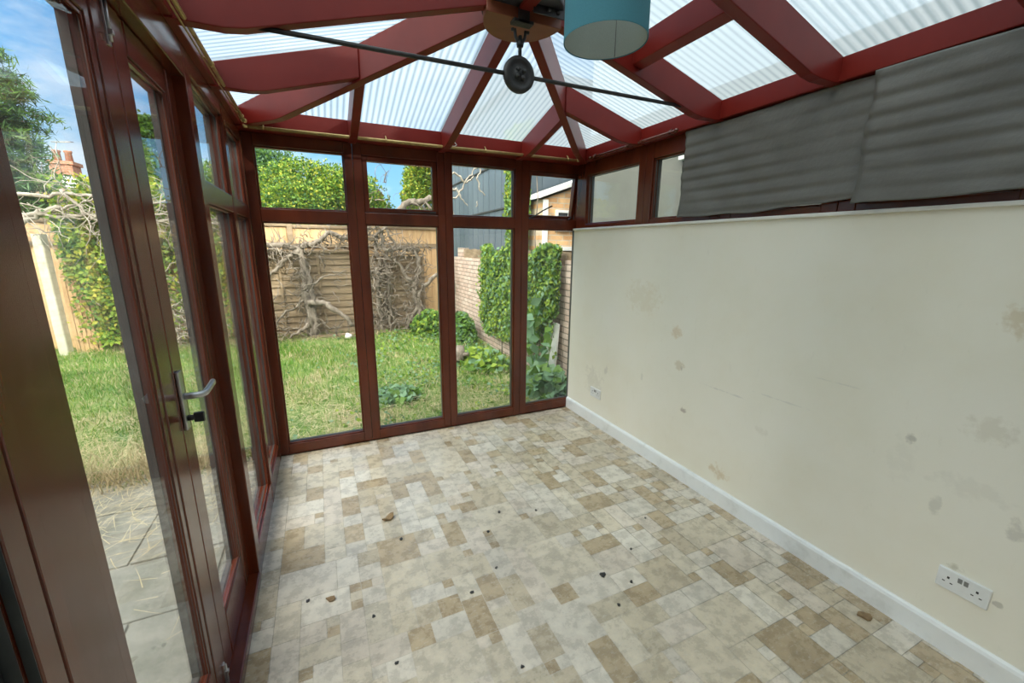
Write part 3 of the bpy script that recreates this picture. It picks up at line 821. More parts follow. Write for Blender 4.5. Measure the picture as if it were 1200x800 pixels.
# ---- curtain rails
def rail(pa, pb, lab, wall_off, nbr, mat):
    pa, pb = Vector(pa), Vector(pb)
    rr = root('curtain_rail', pa, lab, 'curtain rail')
    d = (pb - pa).normalized()
    bm = bmesh.new(); tube(bm, [pa, pb], .0075, 10)
    tube(bm, [pa + Vector((0, 0, -.012)) + d * .01 + Vector(wall_off) * .35, pb + Vector((0, 0, -.012)) - d * .01 + Vector(wall_off) * .35], .0035, 6)
    obj('rod', bm, mat, rr)
    for k in range(nbr):
        q = pa.lerp(pb, (k + .12) / (nbr - .76)) if nbr > 1 else pa.lerp(pb, .5)
        bm = bmesh.new()
        tube(bm, [q + Vector((0, 0, .006)), q + Vector((0, 0, .018)) + Vector(wall_off) * .5, q + Vector((0, 0, .020)) + Vector(wall_off)], .004, 6)
        lathe(bm, [(0, -.006), (.011, -.005), (.011, .005), (0, .006)], q, 'X' if abs(d.x) > .5 else 'Y', 12)
        obj('bracket', bm, mat, rr)
    for q, s in ((pa, -1), (pb, 1)):
        bm = bmesh.new()
        ax = 'X' if abs(d.x) > .5 else 'Y'
        lathe(bm, [(0, -.012), (.011, -.010), (.0125, 0), (.011, .010), (0, .014)], q + d * s * .008, ax, 14)
        obj('finial', bm, mat, rr)
rail((.055, YC - .073, 2.246), (2.40, YC - .073, 2.256), 'tarnished brass curtain rail above the end windows', (0, .025, .012), 4, M['gold'])
rail((.055, .60, 2.258), (.055, 3.05, 2.258), 'tarnished brass curtain rail along the left wall above the doors', (-.030, 0, .0), 4, M['gold'])
rail((W - .058, 2.12, 2.262), (W - .058, 3.02, 2.262), 'thin curtain rail above the small far side windows', (.026, 0, .0), 3, M['wood'])
# loop of white string tied by the middle rafter foot
bm = bmesh.new()
sx0, sy0, sz0 = XM + .062, YC - .056, 2.275
tube(bm, [(sx0 - .0, sy0 - .0, sz0 + .045), (sx0 + .012, sy0 - .012, sz0 + .01), (sx0 + .002, sy0 - .014, sz0 - .012), (sx0 + .024, sy0 - .014, sz0 - .016), (sx0 + .045, sy0 - .012, sz0 - .004), (sx0 + .03, sy0 - .012, sz0 + .012), (sx0 + .012, sy0 - .010, sz0 + .020)], .003, 6)
props(obj('string', bm, M['white_plastic']), 'scrap of white string tied at the foot of the middle rafter', 'string')

# ================================================================== GREY SHEETS over the side windows
def grey_sheet(name, y_far, y_near, zt, zb_f, zb_n, lab, off, seed, pitch_):
    R = random.Random(seed)
    ny, nz = 60, 72
    vs, fs = [], []
    ph = R.random() * 6
    for side in (0, 1):
        for j in range(nz + 1):
            for i in range(ny + 1):
                ty, tz = i / ny, j / nz
                y = y_far + (y_near - y_far) * ty
                zb = zb_f + (zb_n - zb_f) * ty + .006 * math.sin(ty * 7 + ph) + .004 * math.sin(ty * 19 + ph)
                ztop = zt + .004 * math.sin(ty * 9 + ph)
                z = zb + (ztop - zb) * tz
                # soft horizontal pleats
                a = (z + .012 * math.sin(ty * 2.2 + ph)) * 2 * math.pi / pitch_
                amp = .0033 * (.6 + .4 * math.sin(ty * 5 + z * 9 + ph))
                x = W - off - .010 - amp * (math.sin(a) + .28 * math.sin(2 * a + .7)) - .010 * (1 - tz) ** 3 * (.5 + .5 * math.sin(ty * 6 + ph)) \
                    - .0025 * math.sin(ty * 23 + z * 30) * math.exp(-((ty - .35) / .25) ** 2)
                vs.append((x + side * .004, y + .006 * math.sin(z * 22 + ph) * (1 if i in (0, ny) else 0), z))
    n1 = (ny + 1) * (nz + 1)
    q = lambda i, j, s: s * n1 + j * (ny + 1) + i
    for j in range(nz):
        for i in range(ny):
            fs.append((q(i, j, 0), q(i, j + 1, 0), q(i + 1, j + 1, 0), q(i + 1, j, 0)))
            fs.append((q(i, j, 1), q(i + 1, j, 1), q(i + 1, j + 1, 1), q(i, j + 1, 1)))
    for j in range(nz):
        fs.append((q(0, j, 0), q(0, j, 1), q(0, j + 1, 1), q(0, j + 1, 0))); fs.append((q(ny, j, 0), q(ny, j + 1, 0), q(ny, j + 1, 1), q(ny, j, 1)))
    for i in range(ny):
        fs.append((q(i, 0, 0), q(i + 1, 0, 0), q(i + 1, 0, 1), q(i, 0, 1))); fs.append((q(i, nz, 0), q(i, nz, 1), q(i + 1, nz, 1), q(i + 1, nz, 0)))
    o = raw(name, vs, fs, M['sheet'])
    o.data.polygons.foreach_set('use_smooth', [True] * len(o.data.polygons))
    props(o, lab, 'insulation sheet', 'grey sheets over the side windows')
    return o
grey_sheet('insulation_sheet', 2.075, 1.04, 2.248, 1.735, 1.762, 'dark grey pleated sheet on the side windows, the farther of the two', .004, 3, .066)
grey_sheet('insulation_sheet', 1.085, -.30, 2.250, 1.735, 1.778, 'dark grey pleated sheet on the side windows, the one overlapping in front', .027, 8, .070)

# ================================================================== SOCKETS
def socket(y, z, lab):
    rr = root('wall_socket', (W, y, z), lab, 'wall socket')
    X = W
    bm = bmesh.new(); box(bm, X - .011, X, y - .073, y + .073, z - .043, z + .043, bev=.004)
    obj('face_plate', bm, M['white_plastic'], rr)
    for s in (-1, 1):
        bm = bmesh.new(); cyy = y + s * .040
        box(bm, X - .0116, X - .0105, cyy - .0035, cyy + .0035, z + .004, z + .013)
        for t in (-1, 1): box(bm, X - .0116, X - .0105, cyy + t * .011 - .004, cyy + t * .011 + .004, z - .0125, z - .0085)
        obj('pin_holes', bm, M['black'], rr)
        bm = bmesh.new()
        yy = y + s * .0085
        prism(bm, [(X - .0110, yy - .006, z + .028), (X - .0145, yy - .006, z + .028), (X - .0115, yy - .006, z + .008), (X - .0110, yy - .006, z + .008)], (0, .012, 0), bev=.0008)
        obj('switch', bm, M['spacer'], rr)
socket(.492, .302, 'white double socket on the near end of the cream wall')
socket(2.850, .295, 'white double socket in the far corner by the window')

# ================================================================== LITTER on the floor
def flake(name, x, y, r, lab, mat, group=None, curl=.3, long=1.0):
    R = random.Random(int(x * 1000 + y * 7000))
    bm = bmesh.new(); n = 9
    a0 = R.random() * 6
    ring_t, ring_b = [], []
    for k in range(n):
        a = k * 2 * math.pi / n
        rr = r * R.uniform(.55, 1.1)
        px, py = rr * math.cos(a) * long, rr * math.sin(a)
        zz = curl * (px * px) / max(r, 1e-4) * .6 + R.uniform(0, .12) * r
        X, Y = x + px * math.cos(a0) - py * math.sin(a0), y + px * math.sin(a0) + py * math.cos(a0)
        ring_t.append(bm.verts.new((X, Y, .001 + zz + .22 * r))); ring_b.append(bm.verts.new((X, Y, .0006 + zz * .7)))
    ct = bm.verts.new((x, y, .001 + .3 * r)); cb = bm.verts.new((x, y, .0005))
    for k in range(n):
        k2 = (k + 1) % n
        bm.faces.new((ring_t[k], ring_t[k2], ct)); bm.faces.new((ring_b[k2], ring_b[k], cb)); bm.faces.new((ring_b[k], ring_b[k2], ring_t[k2], ring_t[k]))
    return props(obj(name, bm, mat), lab, 'litter', group)
flake('dry_leaf', .619, 2.225, .026, 'curled brown dry leaf lying on the floor facing the second end window', M['dry_leaf'], long=1.5, curl=.5)
flake('dry_leaf', .30, 1.75, .016, 'small brown leaf scrap on the floor close to the french doors', M['dry_leaf'], long=1.4)
crumbs = [(.656, 2.019, .010), (1.235, 2.021, .012), (1.11, 1.885, .011), (1.603, 1.274, .010), (.464, 1.58, .009), (1.464, 1.194, .010), (.89, 1.527, .010), (1.444, 1.947, .010), (.206, 1.782, .010), (.52, 1.33, .008), (1.05, 1.62, .008), (1.75, 1.45, .009), (2.0, 1.62, .008), (.95, 1.12, .008)]
for x, y, r_ in crumbs:
    flake('dirt_crumb', x, y, r_, 'tiny dark crumb of dirt on the vinyl floor', M['soil'] if False else M['iron'], 'dirt crumbs on the floor')
flake('dirt_lump', 1.503, 1.365, .017, 'largest dark lump of dirt in the middle of the floor', M['iron'])
flake('torn_scrap', 2.40, .71, .030, 'brown torn scrap of vinyl backing on the floor near the skirting', M['dry_leaf'], curl=.1)

# ================================================================== GARDEN
NPR = np.random.default_rng(5)
# ---- ground
def make_ground():
    n = 90
    xs = np.concatenate([[-70, -30, -14], np.linspace(-8, 7, n), [14, 30, 70]])
    ys = np.concatenate([[-30, -10], np.linspace(-.5, 12.5, n), [18, 40, 90]])
    X, Y = np.meshgrid(xs, ys)
    fade = np.clip((np.abs(Y - 6) < 6.4), 0, 1) * np.clip((Y - 3.9) / .8, 0, 1)
    Z = GZ - .012 + fade * (.018 * np.sin(X * 2.1 + 1) * np.sin(Y * 1.7) + .012 * np.sin(X * 5.3 + Y * 3.1))
    inside = (X > -.3) & (X < 2.9) & (Y < 3.7)
    Z = np.where(inside, GZ - .10, Z)
    vs = np.stack([X, Y, Z], -1).reshape(-1, 3)
    nx = len(xs); fs = []
    for j in range(len(ys) - 1):
        for i in range(nx - 1): fs.append((j * nx + i, j * nx + i + 1, (j + 1) * nx + i + 1, (j + 1) * nx + i))
    o = raw('ground', vs, fs, M['soil'], smooth=True)
    props(o, 'patchy green and straw-coloured lawn ground of the garden', 'lawn', kind='structure')
make_ground()
# concrete footing under the glazed frames
bm = bmesh.new(); box(bm, -.10, -.02, -.74, 3.42, GZ - .05, 0.0); box(bm, -.02, 2.64, 3.30, 3.42, GZ - .05, 0.0); box(bm, 2.53, 2.64, -.74, 3.30, GZ - .05, 0.0)
box(bm, W + .112, 2.63, -.70, 3.30, 0.0, 1.70); 
props(obj('trim_3', bm, M['concrete']), 'concrete footing under the glazed walls', 'footing', kind='structure')

# ---- patio slabs beside the doors
R = random.Random(4)
bm = bmesh.new(); box(bm, -3.4, -.12, -.70, 3.72, GZ - .05, GZ - .004, mi=1)
y = -.70
while y < 3.6:
    h = R.choice([.45, .60, .60]); x = -3.4
    while x < -.14:
        w = R.choice([.45, .60, .75, .90])
        x1 = min(x + w, -.12); y1 = min(y + h, 3.72)
        if x1 - x > .05:
            dz = R.uniform(-.003, .004)
            box(bm, x + .006, x1 - .006, y + .006, y1 - .006, GZ - .03, GZ + .008 + dz, bev=.004)
        x += w
    y += h
props(obj('patio', bm, [M['slab'], M['joint']]), 'grey stone paving outside the french doors', 'patio', kind='structure')

# ---- blades
def blades(n, xr, yr, hr, wr, lean, dens=None, z0=GZ - .01, flat=False):
    x = NPR.uniform(*xr, n); y = NPR.uniform(*yr, n)
    if dens is not None:
        keep = NPR.uniform(0, 1, n) < dens(x, y)
        x, y = x[keep], y[keep]
    n = len(x)
    h = NPR.uniform(*hr, n); w = NPR.uniform(*wr, n)
    a = NPR.uniform(0, 2 * np.pi, n); b = NPR.uniform(0, 2 * np.pi, n)
    l = NPR.uniform(*lean, n) * h
    dx, dy = np.cos(a) * w, np.sin(a) * w
    mx, my = np.cos(b) * l * .35, np.sin(b) * l * .35
    tx, ty = np.cos(b) * l, np.sin(b) * l
    zz = np.full(n, z0) if not flat else z0 + NPR.uniform(0, .03, n)
    hz = h if not flat else np.abs(NPR.normal(0, .012, n))
    if flat:
        L = h; tx, ty = np.cos(b) * L, np.sin(b) * L; mx, my = tx * .5 + dx * 3, ty * .5 + dy * 3
        dx, dy = -np.sin(b) * w, np.cos(b) * w
    v = np.stack([np.stack([x - dx, y - dy, zz], -1), np.stack([x + dx, y + dy, zz], -1),
                  np.stack([x + mx + dx * .7, y + my + dy * .7, zz + hz * .6], -1), np.stack([x + mx - dx * .7, y + my - dy * .7, zz + hz * .6], -1),
                  np.stack([x + tx, y + ty, zz + hz], -1)], 1).reshape(-1, 3)
    i = np.arange(n) * 5
    f = np.concatenate([np.stack([i, i + 1, i + 2], -1), np.stack([i, i + 2, i + 3], -1), np.stack([i + 3, i + 2, i + 4], -1)])
    return v, f, n
def patch(x, y):
    return .5 + .5 * np.sin(x * 1.7 + 1.3 * np.sin(y * 1.1)) * np.sin(y * 1.9 + .7 * np.sin(x * 2.3))
def lawn(x, y):
    d = np.where((x < -.1) & (y < 3.5), .0, 1.0)
    d *= np.where((x > -.15) & (x < 2.7) & (y < 3.46), 0, 1)
    d *= np.where(x > 2.95, 0, 1)
    return d * (.35 + .65 * patch(x, y)) * np.where(y < 4.6, .55, 1)
v, f, n = blades(70000, (-4.2, 3.0), (3.4, 9.1), (.035, .10), (.0022, .0045), (.3, 1.1), lawn)
k = NPR.uniform(0, 1, n); mi = np.where(k < .55, 0, np.where(k < .87, 1, 2)); mi = np.concatenate([mi] * 3)
props(raw('grass', v, f, [M['grass_a'], M['grass_b'], M['straw']], mat_index=mi), 'short patchy green lawn grass across the garden', 'grass', kind='stuff')
def strawd(x, y):
    d = 1.2 * np.exp(-((y - 3.9) / 1.1) ** 2) + .25 * np.exp(-((y - 8.6) / .5) ** 2) + .06
    d *= np.where((x > -.15) & (y < 3.46), 0, 1) * np.where((x < -.1) & (y < 2.6), .16, 1) * np.where(x > 2.75, 0, 1)
    return d * (.3 + .7 * (1 - patch(x + 1, y + .5)))
v, f, n = blades(46000, (-3.4, 2.9), (1.3, 9.0), (.08, .26), (.0012, .0024), (.5, 1), strawd, GZ + .014, True)
props(raw('straw_litter', v, f, [M['straw']]), 'dry straw-coloured cut grass strewn by the patio edge', 'dry grass', kind='stuff')
v, f, n = blades(1500, (-2.6, -.4), (3.5, 3.95), (.12, .3), (.002, .004), (.6, 1.2), None, GZ)
props(raw('straw_tuft', v, f, [M['straw']]), 'ragged tufts of dry grass along the edge of the paving', 'dry grass', kind='stuff')

def foot(x, y):
    return np.exp(-((y - 8.55) / .28) ** 2) * np.where(x > 2.4, .3, 1)
v, f, n = blades(9000, (-2.6, 2.9), (7.9, 9.0), (.05, .20), (.003, .007), (.5, 1), foot, GZ + .01, True)
props(raw('dead_leaf_litter', v, f, [M['dry_leaf'], M['straw'], M['bark']], mat_index=np.concatenate([NPR.integers(0, 3, n)] * 3)), 'brown dead leaves and sticks littered along the foot of the end fence', 'leaf litter', kind='stuff')
# ---- leaves
def leaves(centres, size, normal_bias=None, droop=.3, elong=1.5):
    """folded leaf quads round given points"""
    n = len(centres)
    s = NPR.uniform(*size, n)[:, None]
    nrm = NPR.normal(0, 1, (n, 3))
    if normal_bias is not None: nrm = nrm * .55 + np.asarray(normal_bias)
    nrm /= np.linalg.norm(nrm, axis=1)[:, None] + 1e-9
    t = NPR.normal(0, 1, (n, 3)); t[:, 2] -= droop * 2
    t -= nrm * (t * nrm).sum(1)[:, None]; t /= np.linalg.norm(t, axis=1)[:, None] + 1e-9
    b = np.cross(nrm, t)
    c = np.asarray(centres)
    v = np.stack([c - t * s * elong * .5, c + b * s * .5 - t * s * .1 + nrm * s * .12, c + t * s * elong * .5 - nrm * s * .1, c - b * s * .5 - t * s * .1 + nrm * s * .12], 1).reshape(-1, 3)
    i = np.arange(n) * 4
    f = np.concatenate([np.stack([i, i + 1, i + 2], -1), np.stack([i, i + 2, i + 3], -1)])
    return v, f
def leafobj(name, c, size, mats, w, parent=None, **kw):
    v, f = leaves(c, size, **kw)
    k = NPR.choice(len(mats), len(c), p=np.array(w) / sum(w))
    return raw(name, v, f, [M[m] for m in mats], parent, np.concatenate([k, k]))

def crown_pts(blobs, n):
    """points near the surface of overlapping ellipsoids (cx, cy, cz, rx, ry, rz)"""
    vol = np.array([b[3] * b[4] + b[3] * b[5] for b in blobs]); cnt = (n * vol / vol.sum()).astype(int)
    out = []
    for b, m in zip(blobs, cnt):
        d = NPR.normal(0, 1, (m, 3)); d /= np.linalg.norm(d, axis=1)[:, None]
        lump = 1 + .18 * np.sin(d[:, 0:1] * 7 + b[0] * 3) * np.sin(d[:, 2:3] * 8 + b[1]) + .12 * np.sin(d[:, 1:2] * 11 + d[:, 2:3] * 9)
        r = (1 - np.abs(NPR.normal(0, .16, (m, 1)))) * lump
        out.append(np.array(b[:3]) + d * r * np.array(b[3:]))
    return np.concatenate(out)
def wob(p0, p1, n, amp, R, sag=0):
    p0, p1 = Vector(p0), Vector(p1); out = []
    a = [R.uniform(0, 6) for _ in range(6)]
    for i in range(n):
        t = i / (n - 1); q = p0.lerp(p1, t); e = math.sin(math.pi * t) ** .6 if t not in (0, 1) else 0
        q += Vector((amp * e * (math.sin(t * 6 + a[0]) + .5 * math.sin(t * 15 + a[1])), amp * .6 * e * (math.sin(t * 7 + a[2]) + .5 * math.sin(t * 13 + a[3])), amp * e * (math.sin(t * 5 + a[4]) + .5 * math.sin(t * 14 + a[5])) - sag * 4 * t * (1 - t)))
        out.append(q)
    return out
def tree(name, x, y, blobs, n, size, mats, w, lab, cat='tree', trunk_r=.12, limbs=5, seed=1, group=None):
    R = random.Random(seed)
    t_ = root(name, (x, y, GZ), lab, cat, group)
    top = max(b[2] for b in blobs)
    bm = bmesh.new()
    tube(bm, wob((x, y, GZ - .05), (x, y, top), 9, .06, R), [trunk_r * (1 - .7 * i / 8) for i in range(9)], 8)
    for b in blobs[:limbs]:
        q = wob((x, y, max(GZ + .6, b[2] - b[5] * 1.2)), b[:3], 6, .06, R)
        tube(bm, q, [trunk_r * .45 * (1 - .6 * i / 5) for i in range(6)], 6)
    obj('trunk', bm, M['bark'], t_)
    leafobj('crown', crown_pts(blobs, n), size, mats, w, t_)
    return t_
def blobset(cx, cy, z0, z1, rx, ry, n, seed):
    R = random.Random(seed); out = []
    for k in range(n):
        t = R.random(); rr = math.sqrt(R.random())
        a = R.uniform(0, 2 * math.pi)
        prof = math.sin(math.pi * (.15 + .75 * t)) 
        out.append((cx + rx * rr * prof * math.cos(a), cy + ry * rr * prof * math.sin(a), z0 + (z1 - z0) * t, rx * R.uniform(.32, .5), ry * R.uniform(.32, .5), (z1 - z0) * R.uniform(.16, .24)))
    return out

# small broad-leaved weeds through the lawn
def lawn_weeds():
    n = 9000
    x = NPR.uniform(-.6, 2.95, n); y = NPR.uniform(3.55, 8.5, n)
    k = NPR.uniform(0, 1, n) < np.clip((x - .2) / 1.6, .06, 1) * (.15 + .85 * (patch(x * 1.6 + 2, y * 1.4) > .5))
    x, y = x[k], y[k]
    c = np.stack([x, y, GZ + NPR.uniform(.005, .055, len(x))], -1)
    o = leafobj('lawn_weeds', c, (.022, .055), ['leaf_b', 'leaf_e', 'leaf_a'], [4, 3, 3], normal_bias=(0, -.2, 1.1), droop=0, elong=1.2)
    props(o, 'small broad-leaved weeds spreading through the right half of the lawn', 'weeds', kind='stuff')
lawn_weeds()
# trees beyond the end fence, as seen through the end windows
tree('garden_tree', .55, 11.6, blobset(.62, 11.6, 1.3, 3.35, 1.45, .9, 22, 3) + [(-.25, 11.7, 3.0, .5, .5, .45), (1.1, 11.6, 2.9, .55, .5, .5)], 42000, (.028, .055), ['leaf_c', 'leaf_a', 'leaf_b', 'leaf_d'], [2, 4, 5, 3], 'bushy yellow-green tree behind the sunlit fence, seen through the first end window', seed=3)
tree('garden_tree', -1.1, 14.3, blobset(-.97, 14.3, 1.2, 4.65, 1.35, .9, 18, 9) + [(-.66, 14.2, 3.97, .62, .5, .6)], 24000, (.035, .075), ['leaf_b', 'leaf_d', 'leaf_e'], [4, 3, 3], 'taller dark green tree behind the yellow-green one', trunk_r=.15, seed=9)
tree('garden_tree', 1.72, 14.0, blobset(1.74, 14.0, 1.0, 3.15, .66, .6, 9, 12), 8000, (.03, .06), ['leaf_b', 'leaf_a', 'leaf_e'], [4, 3, 3], 'slim loose green tree at the edge of the second end window', seed=12)
tree('garden_tree', 3.25, 11.9, blobset(3.2, 11.9, 1.5, 3.95, .8, .6, 12, 14), 18000, (.03, .065), ['leaf_a', 'leaf_c', 'leaf_b'], [4, 3, 3], 'leafy green tree beside the slate-blue shed', seed=14)
tree('garden_tree', -2.7, 13.4, blobset(-3.05, 13.4, 2.4, 4.15, .75, .8, 14, 21), 18000, (.04, .08), ['leaf_d', 'leaf_b', 'leaf_e'], [4, 4, 2], 'dark round-topped tree rising above the dead vines, seen through the handled door', trunk_r=.16, seed=21)
tree('garden_shrub', -3.1, 10.6, blobset(-3.0, 10.6, .6, 2.65, 1.15, .5, 12, 25), 14000, (.05, .09), ['leaf_a', 'leaf_b', 'leaf_c'], [4, 3, 3], 'sunlit green shrub below the chimney, beyond the ivy', cat='shrub', trunk_r=.06, seed=25)

# ---- conifer at the far left
def conifer():
    R = random.Random(31); x, y = -5.55, 12.0
    t_ = root('conifer', (x, y, GZ), 'feathery blue-green conifer at the far left of the garden', 'tree')
    bm = bmesh.new(); tube(bm, [(x, y, GZ - .05), (x + .03, y, 2), (x, y, 4), (x, y, 5.6)], [.17, .14, .09, .03], 10)
    cs = []
    for k in range(230):
        z = R.uniform(1.9, 5.6); a = R.uniform(0, 2 * math.pi)
        L = 1.22 * R.uniform(.72, 1.1) * (1 if z < 4.7 else max(.25, (5.75 - z) / 1.05))
        p1 = Vector((x + L * math.cos(a), y + L * math.sin(a), z + L * R.uniform(-.16, .20)))
        pts = wob((x, y, z - .05), p1, 6, .04, R)
        tube(bm, pts, [.022 * (1 - .75 * i / 5) for i in range(6)], 5)
        for _ in range(260):
            t = R.uniform(.15, 1.0); i = min(4, int(t * 5)); q = pts[i].lerp(pts[i + 1], t * 5 - i)
            s = .30 * (1.1 - t * .55)
            cs.append((q.x + R.gauss(0, s * .55), q.y + R.gauss(0, s * .55), q.z + R.gauss(0, .06) - .02))
    obj('trunk', bm, M['bark'], t_)
    leafobj('needles', np.array(cs), (.018, .030), ['needle', 'leaf_d', 'leaf_b'], [5, 2, 3], t_, droop=-.1, elong=7.5)
conifer()

# ---- end fence: tan vertical boards behind, old lapped panels in front
def board_fence(x0, x1, y, z0, z1, lab, seed, mat):
    R = random.Random(seed)
    fr = root('fence_panel', (0.5 * (x0 + x1), y, GZ), lab, 'fence')
    bm = bmesh.new(); x = x0
    while x < x1 - .03:
        w = min(.118, x1 - x); dz = R.uniform(-.012, .006); dy = R.uniform(-.004, .004)
        prism(bm, [(x + .002, y + dy, z0), (x + w - .001, y + .010 + dy, z0), (x + w - .001, y + .020 + dy, z0), (x + .002, y + .018 + dy, z0)], (0, 0, z1 - z0 + dz))
        x += w
    obj('boards', bm, mat, fr)
    bm = bmesh.new()
    box(bm, x0, x1, y - .035, y - .003, z1 - .06, z1 + .0, bev=.004)
    obj('capping', bm, M['plank_old'], fr)
    bm = bmesh.new(); box(bm, x0, x1, y - .045, y - .005, z1 - .42, z1 - .35, bev=.004)
    obj('rail', bm, M['plank_old'], fr)
    bm = bmesh.new(); box(bm, x0 - .05, x0 + .045, y - .06, y + .04, GZ - .1, z1 + .03, bev=.005)
    obj('post', bm, M['plank_old'], fr)
    return fr
fx = [-4.9, -3.05, -.12, 1.15, 2.98]
fl = ['ivy-hidden far left length of the board fence', 'length of board fence behind the heavy vine limbs', 'sunlit tan board fence seen in the first end window', 'shaded board fence seen in the second end window, dead vine before it']
for k in range(4):
    board_fence(fx[k] + .05, fx[k + 1], 9.12, GZ, 1.93 + .02 * (k % 2), fl[k], 40 + k, M['plank_new'])
def lap_fence(x0, x1, y, z1, lab, seed):
    R = random.Random(seed)
    fr = root('lap_fence_panel', (0.5 * (x0 + x1), y, GZ), lab, 'fence')
    z = GZ + .02; bm = bmesh.new()
    while z < z1 - .05:
        h = R.uniform(.12, .17)
        n = 9; top = []; 
        lo = [(x0 + (x1 - x0) * i / n, z - .02 + R.uniform(-.008, .008)) for i in range(n + 1)]
        poly = [(a, y - .034, b) for a, b in lo] + [(x1, y + .002, z + h), (x0, y + .002, z + h)]
        prism(bm, poly, (0, .010, 0))
        z += h - .015
    obj('lap_boards', bm, M['plank_old'], fr)
    bm = bmesh.new()
    n = max(2, int((x1 - x0) / .55))
    for i in range(n + 1):
        xx = x0 + (x1 - x0) * i / n
        box(bm, xx - .02, xx + .02, y - .06, y - .036, GZ, z1, bev=.003)
    obj('battens', bm, M['plank_old'], fr)
    bm = bmesh.new(); box(bm, x0 - .02, x1 + .02, y - .055, y + .02, z1 - .01, z1 + .025, bev=.004)
    obj('capping', bm, M['plank_old'], fr)
lap_fence(-.95, 1.02, 8.86, 1.42, 'old weathered lapped fence panel sagging behind the sunlit dead vine', 51)
lap_fence(1.16, 2.36, 8.86, 1.38, 'grey lapped fence panel behind the twisted vine in the second end window', 52)
# ---- concrete post and timber boards, seen past the near door leaf
bm = bmesh.new(); prism(bm, [(-3.40, 8.55, GZ - .2), (-3.30, 8.55, GZ - .2), (-3.29, 8.57, GZ - .2), (-3.29, 8.72, GZ - .2), (-3.40, 8.72, GZ - .2)], (0, 0, 2.03), bev=.008)
for zz in (.3, .9, 1.4):
    box(bm, -3.345, -3.325, 8.544, 8.552, GZ + zz, GZ + zz + .03)
props(obj('concrete_post', bm, M['concrete']), 'pale weathered concrete fence post seen through the near french door', 'post')
bm = bmesh.new()
for i in range(6): box(bm, -3.27 + i * .055, -3.222 + i * .055, 8.74 + .01 * (i % 2), 8.765 + .01 * (i % 2), GZ - .02, 1.02 - .03 * i, bev=.003)
props(obj('timber_boards', bm, M['plank_new']), 'narrow upright tan timber boards next to the concrete post', 'boards')

# ---- dead vines
def vine(name, lab, stems, twigs, seed, mat='bark', tw_mat='bark_pale', group=None):
    """stems: [(points, r0, r1)]; twigs: [(cx, cy, cz, sx, sy, sz, count, length, radius)]"""
    R = random.Random(seed)
    p = stems[0][0][0]
    vr = root(name, p, lab, 'dead vine', group)
    for pts, r0, r1 in stems:
        P = []
        for a, b in zip(pts[:-1], pts[1:]):
            seg = wob(a, b, 7, .035 * (Vector(b) - Vector(a)).length + .01, R)
            P += seg if not P else seg[1:]
        m = len(P)
        bm = bmesh.new(); tube(bm, P, [(r0 + (r1 - r0) * i / (m - 1)) * R.uniform(.85, 1.18) for i in range(m)], 8)
        obj('stem', bm, M[mat], vr)
    if twigs:
        bm = bmesh.new()
        for (cx_, cy_, cz_, sx_, sy_, sz_, cnt, L, rad) in twigs:
            for _ in range(cnt):
                q = Vector((R.gauss(cx_, sx_), R.gauss(cy_, sy_), R.gauss(cz_, sz_)))
                d = Vector((R.gauss(0, 1), R.gauss(0, .35), R.gauss(0, .9))).normalized()
                pts = [q]
                for s in range(5):
                    d = (d + Vector((R.gauss(0, .45), R.gauss(0, .25), R.gauss(0, .45) - .05))).normalized()
                    pts.append(pts[-1] + d * L * R.uniform(.12, .26))
                for w_ in pts:
                    if w_.z < GZ + .01: w_.z = GZ + .01
                r_ = rad * R.uniform(.6, 1.4)
                tube(bm, pts, [r_, r_, r_ * .9, r_ * .8, r_ * .6, r_ * .35], 5)
        o = obj('twigs', bm, M[tw_mat], vr); o['kind'] = 'stuff'
    return vr
vine('dead_vine', 'thick sunlit dead vine trunk arching over the old lapped fence in the first end window',
     [([(.16, 8.55, GZ), (.13, 8.6, .5), (.10, 8.6, 1.0), (.08, 8.62, 1.52)], .085, .06), ([(.20, 8.52, GZ), (.22, 8.58, .6), (.14, 8.6, 1.1), (.10, 8.6, 1.5)], .06, .045),
      ([(.08, 8.62, 1.50), (-.25, 8.6, 1.55), (-.62, 8.62, 1.50), (-1.0, 8.66, 1.62)], .05, .03), ([(.06, 8.58, 1.45), (-.2, 8.56, 1.28), (-.42, 8.58, 1.05), (-.62, 8.6, .98)], .04, .02),
      ([(.1, 8.6, 1.5), (.38, 8.58, 1.62), (.62, 8.6, 1.78), (.95, 8.62, 1.66), (1.2, 8.64, 1.60)], .05, .035),
      ([(.13, 8.5, .50), (.38, 8.42, .52), (.62, 8.35, .34), (.86, 8.3, .08)], .06, .04), ([(.12, 8.5, .1), (-.05, 8.4, .02), (-.22, 8.35, -.1)], .04, .02),
      ([(.14, 8.55, .75), (.42, 8.56, .98), (.85, 8.6, 1.08)], .02, .01), ([(.1, 8.55, .6), (-.3, 8.56, .3), (-.6, 8.5, -.1)], .025, .012)],
     [(-.35, 8.58, 1.43, .34, .08, .09, 90, .36, .009), (.08, 8.55, .9, .11, .06, .42, 90, .28, .008), (-.55, 8.5, .25, .2, .08, .26, 60, .3, .007), (.6, 8.6, 1.62, .3, .06, .07, 45, .3, .008), (.25, 8.4, .0, .45, .1, .08, 55, .35, .008), (.45, 8.55, .8, .3, .06, .35, 26, .4, .006)], 61, tw_mat='bark')
